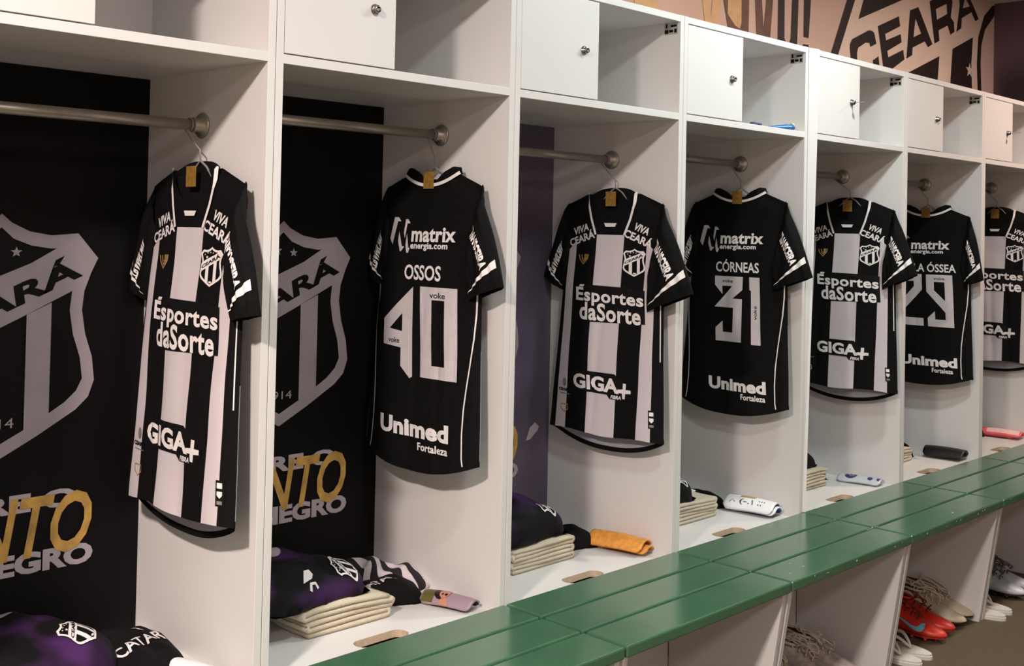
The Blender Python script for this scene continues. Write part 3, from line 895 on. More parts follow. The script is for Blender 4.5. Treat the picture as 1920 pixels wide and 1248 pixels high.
        for sg in (1, -1):
            lay = []
            lay.append((*stroke([(sg * x, y) for x, y in ((.184, -.30), (.186, -.36), (.184, -.42), (.178, -.48), (.172, -.54), (.168, -.60), (.168, -.66), (.172, -.72), (.176, -.738))], .0035), 0, 0))
            art('side_piping', lay, lambda x, y, off: fm(x, y, off + .0015), [WHT], t, grid=.05)
    return t

def hanger(loc, rail_z, yr, label, yaw=0.0):
    """loc = jersey origin; the hook reaches up to the rail"""
    t = empty('clothes_hanger', loc, label, 'hanger', 'wire hangers on the rails', rz=-math.pi / 2 + yaw)
    h = rail_z - loc[2]; dx = loc[1] - yr           # rail offset in local x
    dx = -(yr - loc[1])
    r = .0148; pts = []
    for k in range(15):
        a = R(-60 + 240 * k / 14); pts.append((dx + r * math.cos(a), 0, h + r * math.sin(a)))
    pts.append((dx - r, 0, h - .012)); pts += [(dx * .5 - .006, .001, h * .62), (0.0, .003, h * .42), (0, .005, .018)]
    tube('hook', pts, .0016, HNG, t, n=6)
    arm = [(-.155, .0, -.066), (-.13, 0, -.058), (-.09, .003, -.046), (-.05, .007, -.024), (-.022, .007, .004), (0, .005, .018), (.022, .007, .004), (.05, .007, -.024), (.09, .003, -.046), (.13, 0, -.058), (.155, 0, -.066)]
    tube('shoulder_arm', arm, .0026, HNG, t, n=8)
    return t

HX = .034
JERS = [
 (1, 'front', .192 + .010, 1.513, ((.272, -.300), (.188, -.318)), ((.278, -.262), (.205, -.300)), '', '', 'striped black and white jersey in the nearest locker, front showing, left of the OSSOS jersey', 1.15),
 (2, 'back', .234, 1.539, ((.278, -.285), (.168, -.325)), ((.26, -.27), (.17, -.31)), 'OSSOS', '40', 'black jersey, back showing OSSOS and number 40', .8),
 (3, 'front', .205, 1.515, ((.304, -.292), (.146, -.356)), ((.275, -.262), (.19, -.31)), '', '', 'striped black and white jersey above the orange shin guards', 1.0),
 (4, 'back', .223, 1.545, ((.292, -.284), (.146, -.340)), ((.27, -.265), (.17, -.32)), 'CÓRNEAS', '31', 'black jersey, back showing CÓRNEAS and number 31', .8),
 (5, 'front', .196, 1.539, ((.284, -.280), (.146, -.345)), ((.27, -.262), (.18, -.31)), '', '', 'striped black and white jersey right of the broad corner post', .8),
 (6, 'back', .216, 1.532, ((.252, -.306), (.170, -.335)), ((.26, -.27), (.17, -.31)), 'MEDULA ÓSSEA', '29', 'black jersey, back showing ÓSSEA and number 29', .8),
 (7, 'front', .205, 1.546, ((.27, -.290), (.175, -.33)), ((.27, -.262), (.18, -.31)), '', '', 'striped black and white jersey at the far right edge', 1.0)]
HD = {1: 'nearest', 2: 'above the OSSOS jersey', 3: 'above the third jersey from the left', 4: 'above the CÓRNEAS jersey', 5: 'just right of the corner post', 6: 'above the number 29 jersey', 7: 'at the far right edge'}
for (k, kind, yc, zt, rc, lc, nm, num, lab, amp) in JERS:
    loc = (S[k] - T2 - HX, yc, zt)
    jersey(kind, loc, lab, k * 13, rc, lc, name=nm, number=num, amp=amp)
    hanger(loc, RODZ[k], .243, 'thin grey clothes hanger ' + HD[k])

# ------------------------------------------------------------------ folded things on the seat boards
def lump_fn(cx, cy, z0, lx, ly, h, rz, seed, wr=.012, pw=3.2, tilt=(0, 0), ws=14):
    c, s = math.cos(rz), math.sin(rz)
    def hgt(u, v):
        q = (abs(u) ** pw + abs(v) ** pw)
        e = max(0.0, 1 - q) ** .38
        n_ = noise.noise(Vector((u * lx * ws + seed, v * ly * ws, seed * .37))) + .5 * noise.noise(Vector((u * lx * ws * 2.1 + seed, v * ly * ws * 1.3 + 4, 1.7)))
        return max(0, e * (h * (1 + tilt[0] * u + tilt[1] * v) + n_ * wr * e))
    def top(u, v, off=0.0):
        # edge outline wobble
        x = u * lx * (1 + .05 * math.sin(3 * v + seed)); y = v * ly * (1 + .05 * math.sin(4 * u + seed * 2))
        return Vector((cx + x * c - y * s, cy + x * s + y * c, z0 + hgt(u, v) + off))
    return top, hgt

def lump(name, m, parent=None, n=44, local=None, **kw):
    """soft folded garment: domed top over a slightly inset underside"""
    top, hgt = lump_fn(**kw)
    V = []; F = []
    mp = lambda t: math.copysign(abs(t) ** .8, t)
    for j in range(n + 1):
        for i in range(n + 1):
            a, b = -1 + 2 * i / n, -1 + 2 * j / n
            # square -> rounded square
            u = a * math.sqrt(1 - b * b * .22); v = b * math.sqrt(1 - a * a * .22)
            V.append(top(u, v))
    m1 = len(V)
    for j in range(n + 1):
        for i in range(n + 1):
            a, b = -1 + 2 * i / n, -1 + 2 * j / n
            u = a * math.sqrt(1 - b * b * .22) * .96; v = b * math.sqrt(1 - a * a * .22) * .96
            p = top(u, v); V.append(Vector((p.x, p.y, kw['z0'])))
    w = n + 1
    for j in range(n):
        for i in range(n):
            p = j * w + i; F.append((p, p + 1, p + w + 1, p + w)); F.append((m1 + p, m1 + p + w, m1 + p + w + 1, m1 + p + 1))
    ring = [i for i in range(w)] + [j * w + n for j in range(1, w)] + [n * w + i for i in range(n - 1, -1, -1)] + [j * w for j in range(n - 1, 0, -1)]
    for a, b in zip(ring, ring[1:] + ring[:1]): F.append((b, a, m1 + a, m1 + b))
    o = mesh_obj(name, V, F, m, parent, smooth=True)
    return o, top

def towel(x0, x1, y0, y1, z0, h, label, seed, layers=4):
    """folded towel: one long strip folded back on itself, seen end-on as layered loops"""
    t = None
    rnd = random.Random(seed)
    th = h / (layers * 1.02); L = (x1 - x0); pts = []
    cx = (x0 + x1) / 2
    n = 16
    for k in range(layers):
        z = th * (k + .5); inset = .006 * rnd.uniform(0, 2) + (.012 if k == layers - 1 else 0) * 0
        xs = [(-L / 2 + th * .5 + inset) + (L - th - 2 * inset) * i / n for i in range(n + 1)]
        if k % 2: xs = xs[::-1]
        for i, x in enumerate(xs):
            sag = .0042 * math.sin(x * 13 + k * .10 + seed) + .0010 * math.sin(x * 37 + k * .25)
            sag *= (k + .4) / layers
            edge = smooth(1 - abs(x) / (L / 2))
            pts.append((x, z + sag - .10 * h * (1 - smooth((1 - abs(x) / (L / 2)) * 3)) * (k / layers)))
        if k < layers - 1:      # loop end
            xe = xs[-1]; sg = 1 if k % 2 == 0 else -1
            for q in range(1, 5):
                a = -math.pi / 2 + math.pi * q / 5
                pts.append((xe + sg * th * .5 * math.cos(a) , z + th * .5 + th * .5 * math.sin(a)))
    # ribbon of thickness
    tk = th * .40; out = []; inn = []
    for i, p in enumerate(pts):
        a = pts[max(i - 1, 0)]; b = pts[min(i + 1, len(pts) - 1)]
        d = Vector((b[0] - a[0], b[1] - a[1])); d.normalize()
        out.append((p[0] - d.y * tk, p[1] + d.x * tk)); inn.append((p[0] + d.y * tk, p[1] - d.x * tk))
    zm = min(p[1] for p in out + inn)
    ny = 12; V = []; F = []; m = len(pts)
    for j in range(ny + 1):
        y = y0 + (y1 - y0) * j / ny
        for arr in (out, inn):
            for i, p in enumerate(arr):
                wob = .0012 * math.sin(i * .23 + seed + j * .3)
                yy = y + (wob * 1.5 if j in (0, ny) else 0)
                V.append((cx + p[0] + .003 * math.sin(j * .8 + seed), yy, z0 + p[1] - zm + .001))
    w = 2 * m
    for j in range(ny):
        for i in range(m - 1):
            a = j * w + i
            F.append((a, a + 1, a + w + 1, a + w)); b = a + m
            F.append((b, b + w, b + w + 1, b + 1))
        F.append((j * w, j * w + w, j * w + w + m, j * w + m)); F.append((j * w + m - 1, j * w + 2 * m - 1, j * w + w + 2 * m - 1, j * w + w + m - 1))
    for jj in (0, ny):
        for i in range(m - 1):
            a = jj * w + i; F.append((a, a + m, a + m + 1, a + 1) if jj == 0 else (a, a + 1, a + m + 1, a + m))
    o = mesh_obj('folded_towel', V, F, TOW, None, smooth=True)
    tag(o, label, 'towel', 'cream towels folded in the lockers')
    return o

def marks(name, parent, top, layers, mats, off=.002):
    return art(name, layers, lambda x, y, o_: top(x, y, o_ + off), mats, parent, grid=.08, off0=.0006)

def training_shirt(cx, cy, z0, lx, ly, h, rz, seed, label, crest_box, extra=None, wr=.02, tilt=(0, 0)):
    o, top = lump('folded_shirt', PURP, None, cx=cx, cy=cy, z0=z0, lx=lx, ly=ly, h=h, rz=rz, seed=seed, wr=wr, tilt=tilt, ws=9)
    tag(o, label, 'shirt', 'dark purple training shirts folded in the lockers')
    if crest_box:
        V = shield(-1, 0, 1, 1, full_black=True)
        (px, py), (ux, uy), (vx, vy) = crest_box     # origin bottom centre, half width axis, height axis in u,v units
        lay = [([(px + x * ux + y * vx, py + x * uy + y * vy) for x, y in vv], ff, mi, lv) for vv, ff, mi, lv in V]
        marks('crest', o, top, lay, [WHT, BLKPR])
    if extra: extra(o, top)
    return o

def cloth(name, cx, cy, z0, lx, ly, h, rz, seed, label, cat, group=None, m=BLKC, wr=.014, marks_fn=None, tilt=(0, 0)):
    o, top = lump(name, m, None, cx=cx, cy=cy, z0=z0, lx=lx, ly=ly, h=h, rz=rz, seed=seed, wr=wr, tilt=tilt, ws=16)
    tag(o, label, cat, group)
    if marks_fn: marks_fn(o, top)
    return o

G_SHORT = 'black shorts folded behind the towels'
# locker 1
def ex1(o, top):
    marks('collar_print', o, top, [(*disc(.20, .66, .24, .20, 16), 0, 0)], [PRG2])
training_shirt(-.42, .315, ZB + .001, .225, .155, .118, R(4), 3, 'dark purple folded training shirt with white crest in the nearest locker', ((.66, -.66), (.14, .15), (-.16, .50)), ex1, wr=.018)
def sh1(o, top):
    marks('waist_print', o, top, [(*text_box('CATAR', -.85, -.28, .75, .0, rot=R(14), bold=.02), 0, 0), (*poly([(.10, .40), (.24, .44), (.30, .30), (.44, .48), (.34, .22), (.2, .24)]), 0, 0)], [WHT])
cloth('folded_shorts', -.125, .285, ZB + .001, .080, .150, .046, R(-8), 8, 'black folded shorts with white lettering beside the nearest shirt', 'shorts', G_SHORT, marks_fn=sh1)
# locker 2
towel(.225, .506, .150, .44, ZB + .001, .066, 'cream folded towel under the purple shirt, beside the portrait shin guard', 2, 5)
def ex2(o, top):
    marks('collar_print', o, top, [(*disc(.05, .62, .26, .24, 16), 0, 0)], [PRG2])
    marks('chest_emblem', o, top, [(*poly([(-.30, -.80), (-.16, -.64), (-.08, -.66), (-.08, -.76), (-.14, -.81)]), 0, 0), (*stroke([(-.26, -.93), (-.20, -.86), (-.13, -.88), (-.12, -.94)], .04), 0, 0)], [WHT])
training_shirt(.290, .305, ZB + .068, .175, .155, .070, R(4), 21, 'dark purple folded training shirt on the towel, in the OSSOS jersey locker', ((.78, -.68), (.05, .24), (-.42, .08)), ex2)
def sh2(o, top):
    marks('waist_print', o, top, [(*text_box('ATAR', -.75, -.42, .25, -.08, rot=R(18), bold=.02), 0, 0)], [WHT])
cloth('folded_shorts', .582, .262, ZB + .001, .095, .072, .044, R(-20), 31, 'black folded shorts between the cream towel and the portrait shin guard', 'shorts', G_SHORT, marks_fn=sh2)
def stripes2():
    m = mat('zebra_sock', (205, 196, 198), .9, bump=.4)
    nt = m.node_tree; b = nt.nodes['Principled BSDF']; tc = nt.nodes['Texture Coordinate']
    wv = N(nt, 'ShaderNodeTexWave'); wv.inputs['Scale'].default_value = 9; wv.inputs['Distortion'].default_value = 5
    wv.inputs['Detail'].default_value = 1
    nt.links.new(tc.outputs['Object'], wv.inputs['Vector'])
    rp = N(nt, 'ShaderNodeValToRGB'); rp.color_ramp.interpolation = 'CONSTANT'
    rp.color_ramp.elements[0].color = (*lin((28, 22, 28)), 1); rp.color_ramp.elements[1].position = .45; rp.color_ramp.elements[1].color = (*lin((205, 192, 196)), 1)
    nt.links.new(wv.outputs['Color'], rp.inputs['Fac']); nt.links.new(rp.outputs['Color'], b.inputs['Base Color'])
    return m
ZEB = stripes2()
cloth('football_sock', .655, .352, ZB + .001, .125, .034, .056, R(-57), 44, 'crumpled black and white striped sock behind the folded shorts', 'sock', m=ZEB, wr=.036, tilt=(-.3, 0))
# locker 3
towel(.975, 1.262, .18, .43, ZB + .001, .070, 'cream folded towel in the locker with orange shin guards', 5, 6)
def blank(o, top): pass
training_shirt(1.10, .325, ZB + .073, .175, .140, .092, R(0), 52, 'dark purple folded training shirt on the towel, left of the orange shin guards', ((.72, -.66), (.05, .24), (-.42, .06)), None, wr=.028)
cloth('folded_shorts', 1.345, .300, ZB + .001, .095, .075, .046, R(-22), 61, 'black folded shorts beside the orange shin guards', 'shorts', G_SHORT)
# locker 4
towel(1.72, 2.042, .195, .44, ZB + .001, .068, 'cream folded towel in the locker with white shin guards', 9, 6)
training_shirt(1.80, .335, ZB + .071, .165, .13, .078, R(-4), 72, 'dark purple folded training shirt on the towel in the white shin guard locker', ((.72, -.66), (.05, .24), (-.42, .06)), None)
def sh4(o, top):
    marks('waist_print', o, top, [(*text_box('M', -.5, -.1, -.1, .4, rot=R(20), bold=.05), 0, 0)], [WHT])
cloth('folded_shorts', 2.110, .318, ZB + .001, .095, .072, .046, R(-20), 83, 'black folded shorts with small white mark, left of the white shin guards', 'shorts', G_SHORT, marks_fn=sh4)
# locker 5
towel(2.50, 2.803, .185, .43, ZB + .001, .070, 'cream folded towel in the locker right of the corner post', 12, 6)
cloth('folded_shirt', 2.68, .33, ZB + .073, .14, .12, .055, R(0), 91, 'dark purple folded shirt in the locker right of the corner post', 'shirt', 'dark purple training shirts folded in the lockers', m=PURP)
cloth('folded_shorts', 2.873, .315, ZB + .001, .065, .075, .055, R(-15), 93, 'black folded shorts left of the silver shin guard', 'shorts', G_SHORT)
# locker 6
towel(3.29, 3.598, .195, .43, ZB + .001, .066, 'cream folded towel in the locker with black shin guards', 15, 5)
cloth('folded_shirt', 3.47, .34, ZB + .069, .13, .11, .055, R(0), 101, 'black folded shirt on the towel in the black shin guard locker', 'shirt', 'dark purple training shirts folded in the lockers')
cloth('folded_shorts', 3.655, .310, ZB + .001, .065, .08, .050, R(-20), 103, 'black folded shorts left of the black shin guards', 'shorts', G_SHORT)
# locker 7
towel(4.07, 4.375, .20, .43, ZB + .001, .066, 'cream folded towel in the locker with pink shin guards', 18, 5)
cloth('folded_shirt', 4.24, .35, ZB + .069, .12, .11, .055, R(0), 111, 'black folded shirt on the towel in the pink shin guard locker', 'shirt', 'dark purple training shirts folded in the lockers')
cloth('folded_shorts', 4.455, .32, ZB + .001, .075, .09, .060, R(-10), 113, 'black folded shorts left of the pink shin guards', 'shorts', G_SHORT)

# ------------------------------------------------------------------ shin guards
def shin_geo(length, width, arc, th, z0):
    """curved shell along local x, dome up"""
    r = width / 2 / math.sin(arc / 2); nx, na = 18, 14; V = []
    for side in (0, 1):
        for i in range(nx + 1):
            s = i / nx; x = (s - .5) * length
            f = 1 - .10 * s - .55 * max(0, (abs(s - .5) - .40) / .10) ** 2 * .5
            for j in range(na + 1):
                a = (-arc / 2 + arc * j / na) * f
                rr = r + (0 if side == 0 else th)
                V.append(Vector((x, rr * math.sin(a), rr * math.cos(a) - r * math.cos(arc / 2) + z0 + .004 * math.sin(s * 3.1))))
    n1 = (nx + 1) * (na + 1); F = []
    for i in range(nx):
        for j in range(na):
            p = i * (na + 1) + j; q = p + na + 1
            F.append((p, q, q + 1, p + 1)); F.append((n1 + p, n1 + p + 1, n1 + q + 1, n1 + q))
    ring = [j for j in range(na + 1)] + [i * (na + 1) + na for i in range(1, nx + 1)] + [nx * (na + 1) + j for j in range(na - 1, -1, -1)] + [i * (na + 1) for i in range(nx - 1, 0, -1)]
    for a, b in zip(ring, ring[1:] + ring[:1]): F.append((a, b, n1 + b, n1 + a))
    def surf(x, y, off):   # x in -.5..5 of length, y in -1..1 of arc
        a = arc / 2 * y * .95; rr = r + th + off
        return Vector((x * length, rr * math.sin(a), rr * math.cos(a) - r * math.cos(arc / 2) + z0 + .004 * math.sin((x + .5) * 3.1)))
    return V, F, surf

def guard(p0, p1, z, width, arc, outer, label, tilt=0.0, art_fn=None, th=.004, lift=0.0, inner=None, group='shin guards on the seat boards'):
    c = ((p0[0] + p1[0]) / 2, (p0[1] + p1[1]) / 2, z)
    L_ = math.hypot(p1[0] - p0[0], p1[1] - p0[1]); rz = math.atan2(p1[1] - p0[1], p1[0] - p0[0])
    t = empty('shin_guard', c, label, 'shin guard', group, rz=rz)
    t.rotation_euler = (tilt, 0, rz)
    V, F, surf = shin_geo(L_, width, arc, th, lift)
    mesh_obj('shell', V, F, outer, t, smooth=True)
    if inner:
        V2, F2, _ = shin_geo(L_ * .96, width * .93, arc * .97, .003, lift - .0015)
        mesh_obj('padding', V2, F2, inner, t, smooth=True)
    if art_fn: art_fn(t, surf)
    return t
def sg(name, c, r=.35, **k): return mat(name, c, r, **k)
PORT = sg('lilac_guard_print', (156, 132, 144)); SKIN = sg('printed_skin_tone', (190, 130, 108)); OLV = sg('printed_olive', (96, 88, 44)); HAIR = sg('printed_dark_hair', (34, 24, 24))
ORG = sg('orange_foam', (220, 148, 62), .6, vary=.18, vscale=70); BLUEP = sg('navy_foam', (40, 54, 120), .6); WHG = sg('white_gloss_guard', (232, 232, 232), .25)
SILV = sg('silver_guard', (190, 192, 200), .3); BKG = sg('black_gloss_guard', (11, 9, 10), .45); PNK = sg('pink_guard', (232, 96, 104), .4); PNKL = sg('pale_pink_print', (236, 190, 186), .5, vary=.1, vscale=80)
NAVY = sg('navy_print', (46, 52, 96), .5)
def a_port(t, s):
    lay = [(*rect(-.47, -.9, -.24, .9), 2, 0), (*disc(-.12, -.05, .15, .62, 16), 3, 1), (*disc(-.06, -.15, .10, .42, 16), 1, 2), (*disc(-.02, -.30, .03, .1, 8), 3, 3), (*disc(-.09, -.30, .02, .08, 8), 3, 3), (*poly([(-.12, -.95), (.08, -.95), (.02, -.5), (-.08, -.5)]), 1, 1)]
    art('portrait_print', lay, s, [PORT, SKIN, OLV, HAIR], t, grid=.05, off0=.0005)
guard((.652, .185), (.690, .045), ZB, .062, R(150), PORT, 'shin guard printed with a portrait, right of the black shorts', art_fn=a_port, inner=DARKHOLE)
guard((1.428, .220), (1.455, .055), ZB + .002, .064, R(140), ORG, 'lower of the two stacked orange shin guards', tilt=R(0))
guard((1.418, .238), (1.445, .062), ZB + .010, .080, R(150), ORG, 'upper of the two stacked orange shin guards', tilt=R(6), lift=.002)
def a_wh(t, s):
    art('gold_print', [(*rect(-.22, -.15, .08, .38), 0, 0)], s, [GOLDPR], t, grid=.05, off0=.0005)
    lay = [(*stroke([(-.38, -.62), (-.33, -.42), (-.27, -.60)], .02), 0, 0), (*text_box('(-.', -.18, -.7, .02, -.3, bold=.01), 0, 0), (*stroke([(.06, -.30), (.09, -.62)], .022), 0, 0)]
    for q in range(5): lay.append((*disc(.2 + .05 * (q % 3), -.3 - .25 * (q // 3), .012, .05, 8), 0, 0))
    art('blue_print', lay, s, [NAVY], t, grid=.05, off0=.0005)
guard((2.178, .212), (2.192, .048), ZB + .002, .080, R(145), WHG, 'lower white shin guard with navy lining', inner=BLUEP)
guard((2.168, .228), (2.186, .052), ZB + .010, .088, R(155), WHG, 'upper white shin guard with gold patch', art_fn=a_wh, inner=BLUEP, tilt=R(4))
def a_si(t, s):
    art('navy_print', [(*disc(-.20, -.2, .14, .5, 12), 0, 0), (*stroke([(-.25, -.1), (-.18, -.4), (-.12, -.1)], .03), 1, 1)], s, [NAVY, SILV], t, grid=.05, off0=.0005)
    art('navy_dot', [(*disc(.25, -.3, .06, .3, 10), 0, 0)], s, [NAVY], t, grid=.05, off0=.0005)
    art('navy_end_print', [(*poly([(.38, .3), (.46, .5), (.46, -.5), (.40, -.4)]), 0, 0)], s, [NAVY], t, grid=.05, off0=.0005)
guard((2.945, .205), (2.970, .045), ZB + .001, .080, R(105), SILV, 'silver shin guard with navy print, beside the corner post locker towel', art_fn=a_si, inner=WHG)
guard((3.745, .200), (3.758, .035), ZB + .001, .082, R(176), BKG, 'glossy black shin guard, the only thing right of the towel in its locker', lift=.004)
guard((4.535, .27), (4.548, .10), ZB + .001, .062, R(140), PNK, 'lower bright pink shin guard at the right edge')
def a_pk(t, s): art('pale_print', [(*poly([(-.36, -.75), (-.40, .6), (.44, .6), (.44, -.75)]), 0, 0)], s, [PNKL], t, grid=.06, off0=.0005)
guard((4.540, .25), (4.545, .07), ZB + .008, .072, R(145), PNK, 'upper pink shin guard with pale print at the right edge', art_fn=a_pk)

# white round-ended item at the bottom of the nearest locker
V, F, surf = shin_geo(.17, .075, R(150), .004, 0)
t = empty('shin_guard', (-.085, .120, ZB + .001), 'white shin guard with a dark rim at the lower left of the picture', 'shin guard', 'shin guards on the seat boards', rz=R(-72))
mesh_obj('shell', V, F, WHG, t, smooth=True)
V, F, _ = shin_geo(.178, .079, R(152), .003, -.0035)
mesh_obj('padding', V, F, BKG, t, smooth=True)

# blue tube and small dark bits on the fourth locker's upper shelf
BLT = sg('blue_tube_plastic', (24, 92, 150), .35); YEL = sg('pale_yellow_print', (214, 206, 150), .5)
t = empty('toothpaste_tube', (2.130, .055, ZS1), 'blue squeezed tube lying on the upper shelf', 'tube', rz=R(-28))
V = []; F = []; n = 14
for i in range(13):
    s = i / 12; hx = .004 + .016 * s; hz = .0105 - .009 * s + .0
    hx, hz = (.005 + .013 * s), (.003 + .010 * s) if s < .9 else (.003 + .010 * s) * .9
    for j in range(n): a = 2 * math.pi * j / n; V.append((-.07 + .14 * s, hx * math.cos(a), hz + hz * math.sin(a) * .96 + .0002))
for i in range(12):
    for j in range(n): F.append((i * n + j, i * n + (j + 1) % n, (i + 1) * n + (j + 1) % n, (i + 1) * n + j))
F.append(tuple(range(n))[::-1]); F.append(tuple(12 * n + j for j in range(n)))
mesh_obj('tube_body', V, F, BLT, t, smooth=True)
V, F = lathe_geo([(.008, 0), (.0085, .004), (.008, .014), (.004, .015)], (-.072, 0, .0087), (-1, 0, 0), 14)
mesh_obj('cap', V, F, WHG, t, smooth=True)
V, F = lathe_geo([(.0136, 0), (.0136, .004), (.010, .005)], (.068, 0, .0142), (1, 0, 0), 16)
mesh_obj('end_print', V, F, YEL, t, smooth=True)
for (x, y, r_, lab) in ((1.965, .035, .013, 'dark bottle cap lying on the upper shelf, left of the blue tube'), (2.012, .040, .007, 'small dark stud beside the bottle cap on the upper shelf')):
    V, F = lathe_geo([(r_, 0), (r_, .010), (r_ * .8, .013), (.001, .0135)], (x, y, ZS1), (0, 0, 1), 18)
    o = mesh_obj('bottle_cap' if r_ > .01 else 'boot_stud', V, F, NAVY, None, smooth=True)
    tag(o, lab, 'cap' if r_ > .01 else 'stud')

# ------------------------------------------------------------------ shoes under the benches
def lace_geo(rnd, s_pts, spread=.03, n=7, r=.0022):
    parts = []
    for k in range(n):
        a = Vector(rnd.choice(s_pts)); b = Vector(rnd.choice(s_pts)); pts = []
        m1 = a + Vector((rnd.uniform(-spread, spread), rnd.uniform(-spread, spread), rnd.uniform(.005, spread)))
        m2 = b + Vector((rnd.uniform(-spread, spread), rnd.uniform(-spread, spread), rnd.uniform(.0, spread)))
        for i in range(11):
            t = i / 10; pts.append(a * (1 - t) ** 3 + m1 * 3 * t * (1 - t) ** 2 + m2 * 3 * t * t * (1 - t) + b * t ** 3)
        parts.append(tube_geo(pts, r, 5))
    return merge(parts)

def boot(loc, rz, upper, sole, lace, label, group, seed, L=.275, swoosh=None, nl=8, studs=True, toe=None, roll=0.0, inner=None):
    """football boot, local -y is the toe, origin on the ground under the middle"""
    t = empty('football_boot', loc, label, 'football boot', group, rz=rz)
    t.rotation_euler = (roll, 0, rz)
    rnd = random.Random(seed); zb = .014 if studs else 0.004
    #  s: 0 heel .. 1 toe ; half width, top height, bottom
    prof = [(0, .018, .085, .012), (.04, .028, .092, .004), (.12, .034, .090, 0), (.22, .035, .086, 0), (.32, .035, .082, 0), (.42, .036, .077, 0), (.52, .040, .066, 0), (.62, .044, .055, 0),
            (.72, .045, .046, 0), (.80, .043, .040, .001), (.88, .036, .034, .003), (.95, .024, .028, .007), (.99, .010, .021, .011), (1.0, .003, .017, .013)]
    ns = 18; V = []; F = []
    for (s, w, h, z) in prof:
        y = L / 2 - s * L
        shift = .006 * math.sin(s * 3.0)
        for j in range(ns):
            a = 2 * math.pi * j / ns; ca, sa = math.cos(a), math.sin(a)
            x = w * math.copysign(abs(ca) ** .8, ca)
            if sa > 0: x *= (1 - .35 * sa ** 2)
            zz = z + (h - z) * (.38 + .62 * math.copysign(abs(sa) ** .9, sa) if sa > 0 else .38 + .38 * math.copysign(abs(sa) ** .55, sa))
            V.append(Vector((x + shift, y, zb + zz)))
    m_ = len(prof)
    for i in range(m_ - 1):
        for j in range(ns): F.append((i * ns + j, i * ns + (j + 1) % ns, (i + 1) * ns + (j + 1) % ns, (i + 1) * ns + j))
    F.append(tuple(range(ns))[::-1]); F.append(tuple((m_ - 1) * ns + j for j in range(ns)))
    up = mesh_obj('upper', V, F, upper, t, smooth=True)
    sub = up.modifiers.new('s', 'SUBSURF'); sub.levels = 1; sub.render_levels = 2
    # dark foot opening + padded rim
    pts = []
    for q in range(20):
        a = 2 * math.pi * q / 20; pts.append((.022 * math.cos(a) + .002, L / 2 - .072 + .052 * math.sin(a), zb + .088 + .006 * math.sin(a)))
    V, F = tube_geo(pts, .005, 6, closed=True)
    mesh_obj('collar_rim', V, F, upper, t, smooth=True)
    mesh_obj('foot_opening', [Vector(p) + Vector((0, 0, .001)) for p in pts], [tuple(range(20))], inner or DARKHOLE, t)
    # sole plate
    V = []; F = []; e = 24; sp = []
    for q in range(e):
        a = 2 * math.pi * q / e; yy = math.sin(a); w = .030 + .012 * (1 if yy < 0 else 0) * smooth(-yy * 2) - .006 * math.exp(-((yy - .0) / .3) ** 2)
        sp.append((math.cos(a) * w * (1 - .0 * abs(yy)) + .003, yy * L * .485))
    for z in (zb - .004, zb + .006):
        for p in sp: V.append((p[0], p[1], z + (.008 * smooth((-p[1] - .06) / .08))))
    F.append(tuple(range(e))[::-1]); F.append(tuple(range(e, 2 * e)))
    for q in range(e): F.append((q, (q + 1) % e, e + (q + 1) % e, e + q))
    so = mesh_obj('sole', V, F, sole, t)
    if studs:
        for (x, y) in ((-.02, .095), (.022, .095), (-.02, .055), (.022, .055), (-.03, -.03), (.032, -.03), (-.028, -.075), (.03, -.075), (.0, -.10)):
            z0 = zb - .004 + (.008 * smooth((-y - .06) / .08))
            V, F = lathe_geo([(.0065, 0), (.0045, z0)], (x, y, z0), (0, 0, -1), 10)
            mesh_obj('stud', V, F, sole, t, smooth=True)
    sp = [(x, y, zb + .05 + (y + .05) * .33 + .012) for x in (-.015, 0, .018) for y in (-.045, -.02, .01, .035, .055)]
    V, F = lace_geo(rnd, sp, .035, nl, .0024)
    cr = []
    for q in range(5):
        y = -.045 + q * .022; z = zb + .057 + q * .008
        cr.append(tube_geo([(-.018, y, z - .004), (0, y + .004, z + .004), (.020, y, z - .004)], .0026, 5))
    V2, F2 = merge([(V, F)] + cr)
    mesh_obj('laces', V2, F2, lace, t, smooth=True)
    if swoosh:
        side = -1
        sw = [(-.074, .030), (-.066, .019), (-.052, .016), (-.034, .021), (-.005, .034), (.045, .060), (.0, .043), (-.03, .033), (-.045, .030), (-.054, .034), (-.057, .041), (-.068, .043)]
        def sm(y, z, off):
            s = (L / 2 - y) / L
            for (s0, w0, h0, z0), (s1, w1, h1, z1) in zip(prof, prof[1:]):
                if s <= s1: f = (s - s0) / (s1 - s0); w = w0 + (w1 - w0) * f; h = h0 + (h1 - h0) * f; break
            q = max(0, min(1, (z - .38 * h) / (.62 * h)))
            x = side * w * (max(0, 1 - q * q)) ** .4 * (1 - .35 * q * q)
            return Vector((x + .006 * math.sin(s * 3) - off, y, zb + z))
        art('side_logo', [(*poly(sw), 0, 0)], sm, [swoosh], t, grid=.006, off0=.0022)
    return t

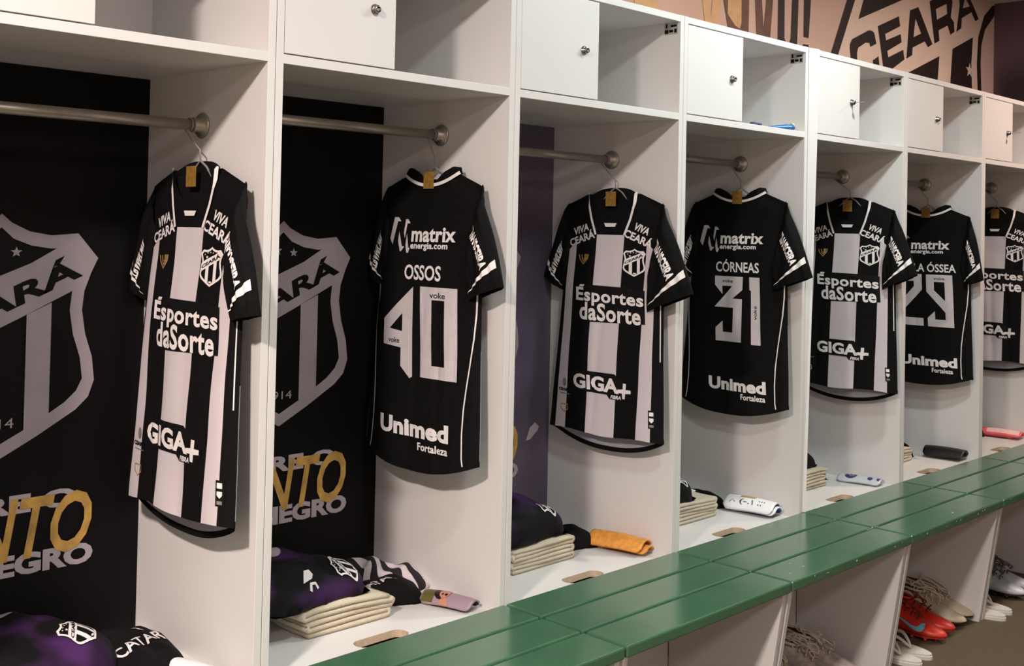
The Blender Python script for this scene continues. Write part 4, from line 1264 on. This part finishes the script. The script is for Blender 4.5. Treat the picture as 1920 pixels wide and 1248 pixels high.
def flipflop(loc, rz, label, group, seed):
    t = empty('flip_flop', loc, label, 'flip-flop', group, rz=rz)
    e = 32; L = .27; V = []; F = []
    for z, g in ((0, .0), (.011, .0), (.012, -.002), (.018, -.002)):
        for q in range(e):
            a = 2 * math.pi * q / e; yy = math.sin(a)
            w = .034 + .014 * smooth(-yy * 1.5 + .3) - .004 * math.exp(-((yy - .15) / .3) ** 2)
            V.append((math.cos(a) * (w + g), yy * (L / 2 + g), z))
    for r_ in range(3):
        for q in range(e): F.append((r_ * e + q, r_ * e + (q + 1) % e, (r_ + 1) * e + (q + 1) % e, (r_ + 1) * e + q))
    F.append(tuple(range(e))[::-1]); F.append(tuple(3 * e + q for q in range(e)))
    mesh_obj('sole', V, F, FLIP, t)
    parts = []
    for sg_ in (-1, 1):
        pts = []
        for i in range(9):
            u = i / 8; pts.append((sg_ * .040 * math.sin(u * 1.45) ** .8 if u else 0, -.065 + .085 * u, .020 + .042 * math.sin(min(1, u * 1.3) * math.pi * .62) * (1 - .25 * u) - (.018 if i == 8 else 0)))
        parts.append(tube_geo(pts, .0052, 8, rfun=lambda q: .75 + .9 * q * (1.4 - q)))
    V, F = merge(parts)
    mesh_obj('strap', V, F, FLIP, t, smooth=True)
    return t
FLIP = mat('white_rubber', (206, 200, 192), .55, vary=.04)
GRYB = mat('grey_marbled_boot', (196, 182, 176), .5, vary=.35, vscale=40)
CRMB = mat('cream_boot', (198, 184, 160), .45, vary=.08, vscale=30)
REDB = mat('red_boot', (206, 50, 34), .4, vary=.06, vscale=40)
SLVB = mat('silver_boot', (196, 198, 206), .45, metal=.1, vary=.1, vscale=20)
LCG = mat('grey_laces', (214, 200, 186), .8, vary=.1); LCR = mat('red_laces', (120, 26, 22), .8, vary=.1); LCS = mat('dark_grey_laces', (92, 88, 90), .8, vary=.1)
SOLEB = mat('black_sole', (26, 20, 20), .5, vary=.1); SOLER = mat('red_sole', (170, 34, 30), .5, vary=.1); CYAN = mat('light_blue_logo', (112, 176, 196), .5, vary=.05)

def toe_at(tx, ty, rz, L=.275):
    """centre position that puts the toe tip at tx,ty for a given heading"""
    return (tx - math.sin(rz) * L / 2, ty + math.cos(rz) * L / 2, 0)
GB = 'football boots under the benches'
a = R(3)
boot(toe_at(2.12, -.275, a), a, GRYB, SOLEB, LCG, 'pale grey marbled boot with loose laces, right of its pair', GB, 5, nl=14)
boot(toe_at(2.02, -.270, a), a, GRYB, SOLEB, LCG, 'pale grey marbled boot with loose laces, left of its pair', GB, 6, nl=16)
boot(toe_at(1.87, -.24, R(-4)), R(-4), GRYB, SOLEB, LCG, 'grey boot with heaped laces, deepest in the shade', GB, 7, nl=18)
boot(toe_at(2.68, -.318, 0), 0, REDB, SOLER, LCR, 'red boot with a light blue side logo', GB, 11, swoosh=CYAN)
boot(toe_at(2.782, -.305, 0), 0, REDB, SOLER, LCR, 'red boot between the blue logo boot and the cream boots', GB, 12)
boot(toe_at(2.895, -.300, 0), 0, CRMB, SOLEB, LCG, 'cream boot next to the red boots', GB, 13, nl=12)
boot(toe_at(2.988, -.290, 0), 0, CRMB, SOLEB, LCG, 'cream boot against the leaning white end board', GB, 14, nl=12)
boot(toe_at(3.42, -.325, R(2)), R(2), SLVB, SOLEB, LCS, 'silver boot with dark laces at the right edge, front one', GB, 17, nl=14)
boot(toe_at(3.53, -.315, R(2)), R(2), SLVB, SOLEB, LCS, 'silver boot with dark laces at the right edge, rear one', GB, 18, nl=14)
GF = 'white flip-flops under the benches'
flipflop(toe_at(2.400, -.350, 0, .27), 0, 'white flip-flop cut by the bottom edge, left of the red boots', GF, 1)
flipflop(toe_at(2.492, -.345, R(0), .27), R(0), 'white flip-flop closest to the red boots', GF, 2)
flipflop(toe_at(3.105, -.360, 0, .27), 0, 'white flip-flop nearer of the pair right of the cream boots', GF, 3)
flipflop(toe_at(3.195, -.350, 0, .27), 0, 'white flip-flop farther of the pair, beside the silver boots', GF, 4)
